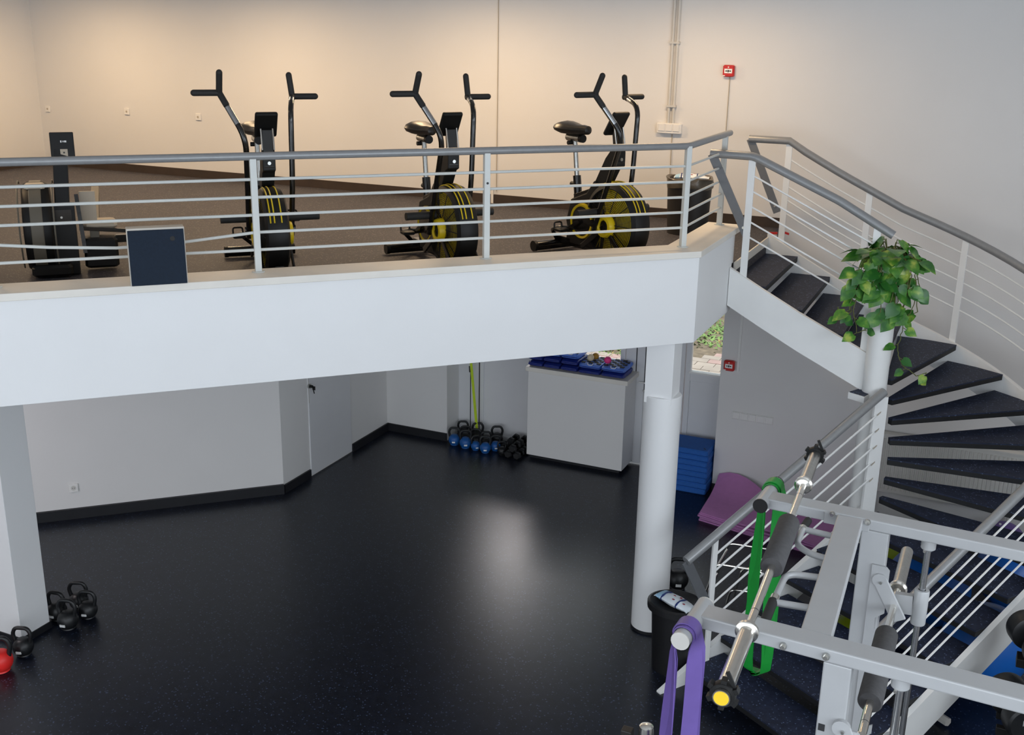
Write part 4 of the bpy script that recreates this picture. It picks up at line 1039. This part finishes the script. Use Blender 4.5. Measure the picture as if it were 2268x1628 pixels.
# uprights
def upright(ln, x0, x1, zt):
    xm = (x0+x1)/2; p = ln(xm)
    o = part(MB().obox(Vector((p.x, p.y+.03, zt/2)), ex*((x1-x0)/2), ey*.03, (0, 0, zt/2)), 'upright', G_RACK, rk_, .005)
    return o
uf = upright(far, -.377, -.262, RZ-BH); un = upright(near, -.353, -.258, RZ-BH)
pq = onpl(1823, 1612, ey, ey.dot(near(0))-.001); sub(MB().obox(Vector((pq.x-.006, near(-.34).y-.001, pq.z)), ex*.011, ey*.002, (0, 0, .013)), 'adjust_slot', LAB_K, un, rk_)
# hook plates on the uprights (notched)
def hookplate(ln, x0, zt, zb, w):
    MXZ = Matrix(((ex.x, 0, ey.x, 0), (ex.y, 0, ey.y, 0), (0, 1, 0, 0), (0, 0, 0, 1)))
    base = ln(x0)-ey*.006
    z = zt; right = [(w-.015, zt), (w, zt-.015)]
    zz = zt-.22
    while zz > zb+.2:
        right += [(w, zz), (w-.035, zz-.03), (w-.035, zz-.085), (w-.01, zz-.10), (w+.012, zz-.085), (w+.012, zz-.13), (w-.015, zz-.16)]
        zz -= .24
    poly = [(0, zb), (0, zt)]+right+[(w, zb)]
    poly = list(reversed(poly))
    m = MB(); m.prism(poly, -.004, .004, Matrix.Translation((base.x, base.y, 0)) @ MXZ); part(m, 'hook_plate', G_RACK, rk_)
hookplate(far, -.315, 2.80, 1.2, .075); hookplate(near, -.255, 2.72, 1.2, .055)
# guide rods with top bosses
for ln in (near, far):
    p = ln(-.105)+ey*.05
    part(MB().tube([(p.x, p.y, .1), (p.x, p.y, RZ-BH)], .0135, 14), 'guide_rod', CHROME_D, rk_)
    bs = part(MB().lathe([(0, RZ-BH-.055), (.02, RZ-BH-.055), (.031, RZ-BH-.045), (.031, RZ-BH)], (p.x, p.y, 0), n=20), 'rod_boss', G_RACK, rk_)
    sub(MB().cyl((p.x-.012, p.y-.026, RZ-BH-.05), .006, .012, dirv=(0, -1, 0), n=8), 'set_screw', CHROME, bs, rk_)
# base feet out of frame
for ln in (near, far): part(MB().beam(ln(-.9)+ey*.05+Vector((0, 0, .035)), ln(XE)+ey*.05+Vector((0, 0, .035)), .07, .07), 'base_beam', G_RACK, rk_, .005)
for ln in (near, far):
    p = ln(XE-.06); part(MB().obox(Vector((p.x, p.y+.05, (RZ-BH)/2)), ex*.05, ey*.03, (0, 0, (RZ-BH)/2)), 'upright', G_RACK, rk_, .005)
# pull-up handles on the left of the cross member
def cm(u): return c0.lerp(c1, u)+Vector((-.054-.0*u, 0, 0))
def rp(x, y): return onz(x, y, RZ-.03)
ha = [(1846, 1188), (1779, 1171), (1770, 1180), (1757, 1199), (1771, 1222), (1800, 1233), (1830, 1240)]
hA = part(MB().tube(rect_path([rp(*q) for q in ((1842, 1187), (1783, 1173))], .01), .0135, 12), 'pull_up_handle', G_RACK, rk_)
sub(MB().tube(rect_path([rp(*q) for q in ((1780, 1166), (1764, 1207), (1795, 1227), (1830, 1237))], .06), .0135, 12), 'handle_bend', G_RACK, hA, rk_)
sub(MB().tube([rp(1778, 1171), rp(1790, 1153)], .017, 12), 'hand_grip', GRIP, hA, rk_)
sub(MB().tube([rp(1776, 1174), rp(1779, 1170)], .0185, 12), 'grip_ring', CHROME, hA, rk_)
hB = part(MB().tube([rp(1715, 1334), rp(1793, 1347)], .0135, 12), 'pull_up_handle', G_RACK, rk_)
sub(MB().tube(rect_path([rp(*q) for q in ((1812, 1279), (1742, 1270), (1712, 1335))], .07), .0135, 12), 'handle_bend', G_RACK, hB, rk_)
sub(MB().tube([rp(1712, 1332), rp(1692, 1382)], .019, 12), 'hand_grip', GRIP, hB, rk_)
sub(MB().tube([rp(1717, 1322), rp(1709, 1340)], .0175, 12), 'grip_ring', CHROME, hB, rk_)

# ------------------------------------------------------------------ barbells
def barbell(a, b, label, grp, pad=None, caps=True, sl=.42, collars=()):
    a, b = Vector(a), Vector(b); d = (b-a).normalized(); L = (b-a).length; rz = 0
    t = thing('barbell', label, 'barbell', ((a.x+b.x)/2, (a.y+b.y)/2, a.z), 0, grp)
    sa, sb = a+d*sl, b-d*sl
    part(MB().tube([sa-d*.02, sb+d*.02], .016, 16), 'shaft', CHROME, t)
    for f in (.10, .90):
        q = sa.lerp(sb, f); part(MB().tube([q, q+d*.003], .0163, 14), 'ring_mark', LAB_K, t)
    for e, s_, dd in ((a, sa, d), (b, sb, -d)):
        sv = part(MB().tube([e, s_], .028, 20), 'sleeve', CHROME if e is a else STEEL, t)
        sub(MB().lathe([(.0155, -.0), (.03, .0), (.041, .006), (.041, .020), (.034, .026), (.034, .034), (.0155, .038)], s_-dd*.018, dirv=dd, n=24), 'collar_ring', CHROME, sv, t)
        if caps and e is a:
            sub(MB().cyl(e, .024, .002, dirv=-dd, n=24), 'end_cap', YEL_CAP, sv, t)
    if pad:
        q0, q1 = a+d*pad[0], a+d*pad[1]
        part(MB().lathe([(.016, 0), (.040, .002), (.046, .010), (.046, (q1-q0).length-.01), (.040, (q1-q0).length-.002), (.016, (q1-q0).length)], q0, dirv=d, n=28), 'bar_pad', FOAM, t)
    return t
def lock_collar(c, d, label):
    c, d = Vector(c), Vector(d).normalized(); u = d.orthogonal().normalized(); v = d.cross(u)
    t = thing('bar_collar', label, 'bar collar', c, 0, 'black lock collars on the barbell')
    m = MB(); m.lathe([(.0285, 0), (.040, 0), (.042, .006), (.042, .026), (.040, .032), (.0285, .032), (.0285, 0)], c-d*.016, dirv=d, n=24); rg = part(m, 'clamp_ring', BLACK, t)
    m = MB()
    for k in range(6):
        a = 2*PI*k/6+.3; r_ = u*math.cos(a)+v*math.sin(a); s_ = d.cross(r_); m.obox(c+r_*.044, r_*.009, s_*.009, d*.014)
    sub(m, 'lug', BLACK, rg, t)
    m = MB(); r_ = u; m.beam(c+u*.042+v*.01, c+u*.062-v*.05, .012, .008, d); part(m, 'lever', BLACK, t)
b1a, b1b = onz(1597, 1548, RZ+.015), onz(1807, 1004, RZ+.015)
L1 = (b1b-b1a).length
zb_ = RZ+.0165
d1_ = (b1b-b1a).normalized()
tpad = [((onz(*q, zb_)-b1a).length) for q in ((1712, 1258), (1752, 1158))]
slA = (onz(1659, 1398, zb_)-b1a).length
barbell((b1a.x, b1a.y, zb_), (b1b.x, b1b.y, zb_), 'chrome barbell with a grey foam pad lying across the top of the rack', None, tpad, True, slA)
lock_collar(Vector((b1a.x, b1a.y, zb_))+d1_*.03, d1_, 'lock collar on the near, yellow capped end of the top barbell')
lock_collar(Vector((b1b.x, b1b.y, zb_))-d1_*.03, d1_, 'lock collar on the far end of the top barbell')
# smith bar: hangs on the guide rods below the beams
zs = 2.62
p2b, p2m = onz(2009, 1222, zs), onz(1968, 1388, zs)
d2_ = (p2b-p2m).normalized()
p2a = p2b-d2_*2.05
sm_pad = [(onz(*q, zs)-p2a).length for q in ((1938, 1560), (1968, 1405))]
smb = barbell(p2a, p2b, 'smith machine bar with a black pad hanging on the guide rods inside the rack', None, sm_pad, False, (onz(1990, 1306, zs)-p2b).length)
for ln in (near, far):
    p = ln(-.105)+ey*.05; zc_ = zs+.035
    cr = part(MB().lathe([(.016, -.075), (.030, -.075), (.032, -.07), (.032, .085), (.030, .09), (.016, .09)], (p.x, p.y, zc_-.04), n=22), 'rod_bearing', G_RACK, smb)
    q = p2a+d2_*((p.y-p2a.y)/d2_.y)
    sub(MB().beam(Vector((p.x-.03, p.y, zc_-.03)), Vector((q.x, p.y, zs)), .03, .09, (0, 0, 1)), 'bearing_bracket', G_RACK, cr, smb)
    lv_a = Vector((q.x, p.y-.05, zs)); lv_b = lv_a+Vector((-.07, .0, .115)) if ln is far else lv_a+Vector((-.06, 0, .10))
    le = part(MB().beam(lv_a+Vector((.03, 0, -.06)), lv_b, .014, .062, (1, 0, .6)), 'hook_lever', G_RACK, smb, .004)
    sub(MB().cyl(lv_b-Vector((0, .009, 0)), .031, .018, dirv=(0, 1, 0), n=18), 'lever_eye', G_RACK, le, smb)
    sub(MB().cyl(lv_b+Vector((.006, -.012, -.008)), .006, .006, dirv=(0, -1, 0), n=10), 'lever_pin', STEEL, le, smb)
# bar end rising at the bottom edge
pv_ = onz(1432, 1606, 2.45)
t = thing('barbell', 'chrome barbell standing upright at the bottom edge beside the purple band', 'barbell', (pv_.x, pv_.y, 0))
part(MB().lathe([(.0, .0), (.03, .0), (.03, 2.42), (.027, 2.445), (.02, 2.45), (0, 2.45)], (pv_.x, pv_.y, 0), n=24), 'sleeve', CHROME, t)
part(MB().obox((pv_.x-.075, pv_.y, 2.36), (.022, 0, 0), (0, .02, 0), (0, 0, .05)), 'holder_lug', YELLOW if False else BIN_BR, t, .004)
part(MB().lathe([(.0, 0), (.16, 0), (.16, .05), (.0, .06)], (pv_.x, pv_.y, 0), n=24), 'foot', BLK_KB, t)

# ------------------------------------------------------------------ resistance bands over the pegs
def band(cent, axis, side, r, zbot, wdt, layers, m, label, spread, wob):
    cent, axis, side = Vector(cent), Vector(axis).normalized(), Vector(side).normalized()
    t = thing('resistance_band', label, 'resistance band', cent, 0)
    for l in range(layers):
        rr = r+.003+.006*l; pts = []
        top = [(rr*math.cos(a), rr*math.sin(a)) for a in [PI*k/12 for k in range(13)]]
        n = 22; H0 = cent.z-(zbot+.012*l)
        rgt = [(rr+(spread*u)*math.sin(min(u*2, 1)*PI/2)*1.0, -H0*u) for u in [k/n for k in range(1, n)]]
        wb = rr+spread; bot = [(wb*math.cos(a), -H0-(wb*.8)*math.sin(a)*1.0) for a in [PI*k/8 for k in range(1, 8)]]
        lft = [(-x, z) for x, z in reversed(rgt)]
        # order: left top -> over -> right down -> bottom -> left up
        path = list(reversed(top)) + rgt + bot + lft
        sh = .014*l-.007*(layers-1)
        vs = []; fs = []; k_ = len(path)
        for i, (x, z) in enumerate(path):
            dn = max(0, -z); w_ = wob*math.sin(dn*7+l*2+(1 if x > 0 else 0))*min(1, dn*2)
            sg_ = (1 if x > 0 else -1); tw = min(1, dn/.09)*(.85*sg_+.35*math.sin(dn*4.1+l*1.3+(0 if x > 0 else 1.2)))
            c = cent+side*(x+w_)+Vector((0, 0, z))+axis*(sh+.5*w_)
            ax_ = axis*math.cos(tw)+side*math.sin(tw); nn_ = side*math.cos(tw)-axis*math.sin(tw)
            if dn < 1e-6: 
                ax_ = axis; nn_ = (side*x+Vector((0, 0, z))).normalized()
            th_ = .0022
            vs += [c-ax_*wdt/2-nn_*th_, c+ax_*wdt/2-nn_*th_, c+ax_*wdt/2+nn_*th_, c-ax_*wdt/2+nn_*th_]
        for i in range(k_):
            i2 = (i+1) % k_
            for j in range(4): fs.append((i*4+j, i*4+(j+1) % 4, i2*4+(j+1) % 4, i2*4+j))
        mb = MB(); mb.add(vs, fs, True); o = part(mb, 'loop', m, t); e = o.modifiers.new('edge', 'EDGE_SPLIT'); e.split_angle = math.radians(40)
e0 = near(XS)+ey*BW/2+Ztop-ex*.015; e1 = far(XS)+ey*BW/2+Ztop-ex*.015
band(e0-ey*.135, ey, ex, .0345, 1.75, .058, 2, PURP_BAND, 'purple resistance bands hanging over the near peg of the rack', .012, .006)
band(e1+ey*.13, ey, ex, .0345, ony(1660, 1488, (e1+ey*.13).y).z+.04, .062, 2, GREEN_BAND, 'green resistance bands hanging over the far peg of the rack', .008, .005)

# ------------------------------------------------------------------ round dumbbells at the lower right
def round_db(c, d, r, label, txt=None):
    c, d = Vector(c), Vector(d).normalized()
    t = thing('dumbbell', label, 'dumbbell', c, 0, 'round black dumbbells at lower right')
    for s_ in (-1, 1):
        part(MB().lathe([(.0, .0), (r*.8, .0), (r*.97, .012), (r, .03), (r, .12), (r*.97, .138), (r*.85, .15), (r*.5, .146), (0, .146)], c+d*s_*.075, dirv=d*s_, n=36), 'head', BLK_KB, t)
    part(MB().tube([c-d*.08, c+d*.08], .017, 12), 'handle', STEEL, t)
    if txt:
        cu = bpy.data.curves.new('txt', 'FONT'); cu.body = txt; cu.size = r*.42; cu.align_x = 'CENTER'; cu.extrude = .001
        o = bpy.data.objects.new('txt', cu); COL.objects.link(o); bpy.context.view_layer.update()
        me = bpy.data.meshes.new_from_object(o.evaluated_get(bpy.context.evaluated_depsgraph_get())); COL.objects.unlink(o); bpy.data.objects.remove(o)
        me.materials.clear(); me.materials.append(G_RACK); oo = bpy.data.objects.new('lettering', me); COL.objects.link(oo)
        fc = c-d*(.075+.147); z_ = -d; up_ = (Vector((0, 0, 1))-z_*z_.z).normalized(); x_ = up_.cross(z_)
        M = Matrix(((x_.x, up_.x, z_.x, fc.x), (x_.y, up_.y, z_.y, fc.y), (x_.z, up_.z, z_.z, fc.z), (0, 0, 0, 1)))
        me.transform(t.matrix_basis.inverted() @ M if False else Matrix.Translation(-c) @ M); oo.parent = t
# dumbbell stand behind the lower-right frame corner
def stand_db(): pass
g1 = onz(2230, 1578, .62); g2 = onz(2294, 1420, 1.0)
t = thing('dumbbell_rack', 'low black dumbbell rack beside the stairs at lower right', 'dumbbell rack', (g1.x+.25, g1.y, 0))
part(MB().box(g1.x-.05, g1.x+1.1, g1.y-.02, g1.y+.03, .44, .50), 'shelf_rail', BLACK, t, .004)
part(MB().box(g1.x-.05, g1.x+1.1, g1.y+.18, g1.y+.23, .44, .50), 'shelf_rail', BLACK, t, .004)
part(MB().box(g2.x-.10, g2.x+1.0, g2.y-.06, g2.y+.06, .80, .865), 'shelf_rail', BLACK, t, .004)
part(MB().box(g1.x+.93, g1.x+1.0, g1.y+.2, g2.y+.06, .44, .865), 'side_plate', BLACK, t, .004)
for x in (g1.x+.06, g1.x+.98): part(MB().box(x-.03, x+.03, g1.y-.05, g1.y+.30, 0, .44), 'leg', BLACK, t, .004)
round_db((g1.x+.06, g1.y+.10, .62), (-.35, .93, 0), .14, 'round black dumbbell with pale lettering on its end at lower right', '1FIT')
round_db((g2.x, g2.y, 1.0), (-.35, .93, 0), .13, 'large round black dumbbell cut by the right frame edge')
g3 = onz(2100, 1600, .05)
tag(MB().cyl((g3.x, g3.y, .05), .035, .16, dirv=(-.8, .6, 0), n=6).build('metal_bar', CABLE_G), 'grey hexagonal bar end on the floor under the stair stringer', 'bar end')

# ------------------------------------------------------------------ light
def area(name, loc, size, energy, color, rot=None, target=None, spread=180):
    l = bpy.data.lights.new(name, 'AREA'); l.shape = 'RECTANGLE'; l.size, l.size_y = size; l.energy = energy; l.color = color; l.spread = math.radians(spread)
    o = bpy.data.objects.new(name, l); COL.objects.link(o); o.location = loc
    if target is not None: o.rotation_euler = (Vector(target)-Vector(loc)).to_track_quat('-Z', 'Y').to_euler()
    elif rot: o.rotation_euler = rot
    o.visible_camera = True
    return o
wd_ = bpy.data.worlds.new('overcast_sky'); SC.world = wd_; wd_.use_nodes = True
nt = wd_.node_tree; bg = nt.nodes['Background']; tc = nt.nodes.new('ShaderNodeTexCoord'); sx = nt.nodes.new('ShaderNodeSeparateXYZ'); rp = nt.nodes.new('ShaderNodeValToRGB')
nt.links.new(tc.outputs['Generated'], sx.inputs[0]); nt.links.new(sx.outputs[2], rp.inputs[0]); nt.links.new(rp.outputs[0], bg.inputs[0])
rp.color_ramp.elements[0].position = .0; rp.color_ramp.elements[0].color = (.75, .82, .92, 1); rp.color_ramp.elements[1].position = .6; rp.color_ramp.elements[1].color = (.95, .98, 1.0, 1)
bg.inputs[1].default_value = 1.5
area('daylight_front', (-3.5, YC+.05, 2.8), (12, 3.7), 195, (.84, .92, 1.0), target=(-3.5, 6, 2.8))
area('daylight_right', (XR-.05, 2.0, 3.95), (9, 2.0), 225, (.80, .90, 1.0), target=(-6, 2.6, 3.2))
def lamp(i, x, y, e):
    t = thing('pendant_lamp', ['warm pendant lamp at the far left of the gallery', 'warm pendant lamp above the rowing machine', 'warm pendant lamp above the middle bike', 'warm pendant lamp nearest the stairs', 'warm pendant lamp at the left railing'][i], 'lamp', (x, y, 5.41), 0, 'pendant lamps above the gallery')
    part(MB().rbox((x, y, 5.45), (.9, .26, .08), .01), 'housing', W_PLA, t)
    for dx in (-.35, .35): part(MB().cyl((x+dx, y, 5.49), .004, CEIL-5.49, n=6), 'wire', STEEL, t)
    area(f'ceiling_lamp_{i}', (x, y, 5.405), (.86, .22), e, (1.0, .70, .40), target=(x, y, 0))
for i, (x, y, e) in enumerate(((-10.8, 9.9, 40), (-8.2, 9.9, 41), (-5.4, 9.9, 44), (-2.9, 10.0, 28), (-8.6, 6.0, 25))): lamp(i, x, y, e)
def panel(i, x, y, e):  # unseen lamps added to brighten the lower walls, first set by a floor glow
    t = thing('added_fill_light', ['added unseen fill light under the gallery near the side door', 'added unseen fill light under the gallery above the slanted wall'][i], 'lamp', (x, y, 2.76), 0, 'added fill lights under the gallery')
    part(MB().rbox((x, y, 2.785), (.62, .62, .03), .006), 'housing', W_PLA, t)
    area(f'under_gallery_fill_{i}', (x, y, 2.765), (.56, .56), e, (1.0, .88, .90), target=(x, y, 0))
q_ = onz(1130, 1235, 0); panel(0, q_.x/.645, q_.y/.645, 36); panel(1, -8.6, 5.0, 27)
SC.view_settings.view_transform = 'Standard'; SC.view_settings.look = 'None'; SC.view_settings.gamma = 1; SC.view_settings.use_curve_mapping = False
SC.view_settings.exposure = 0.24
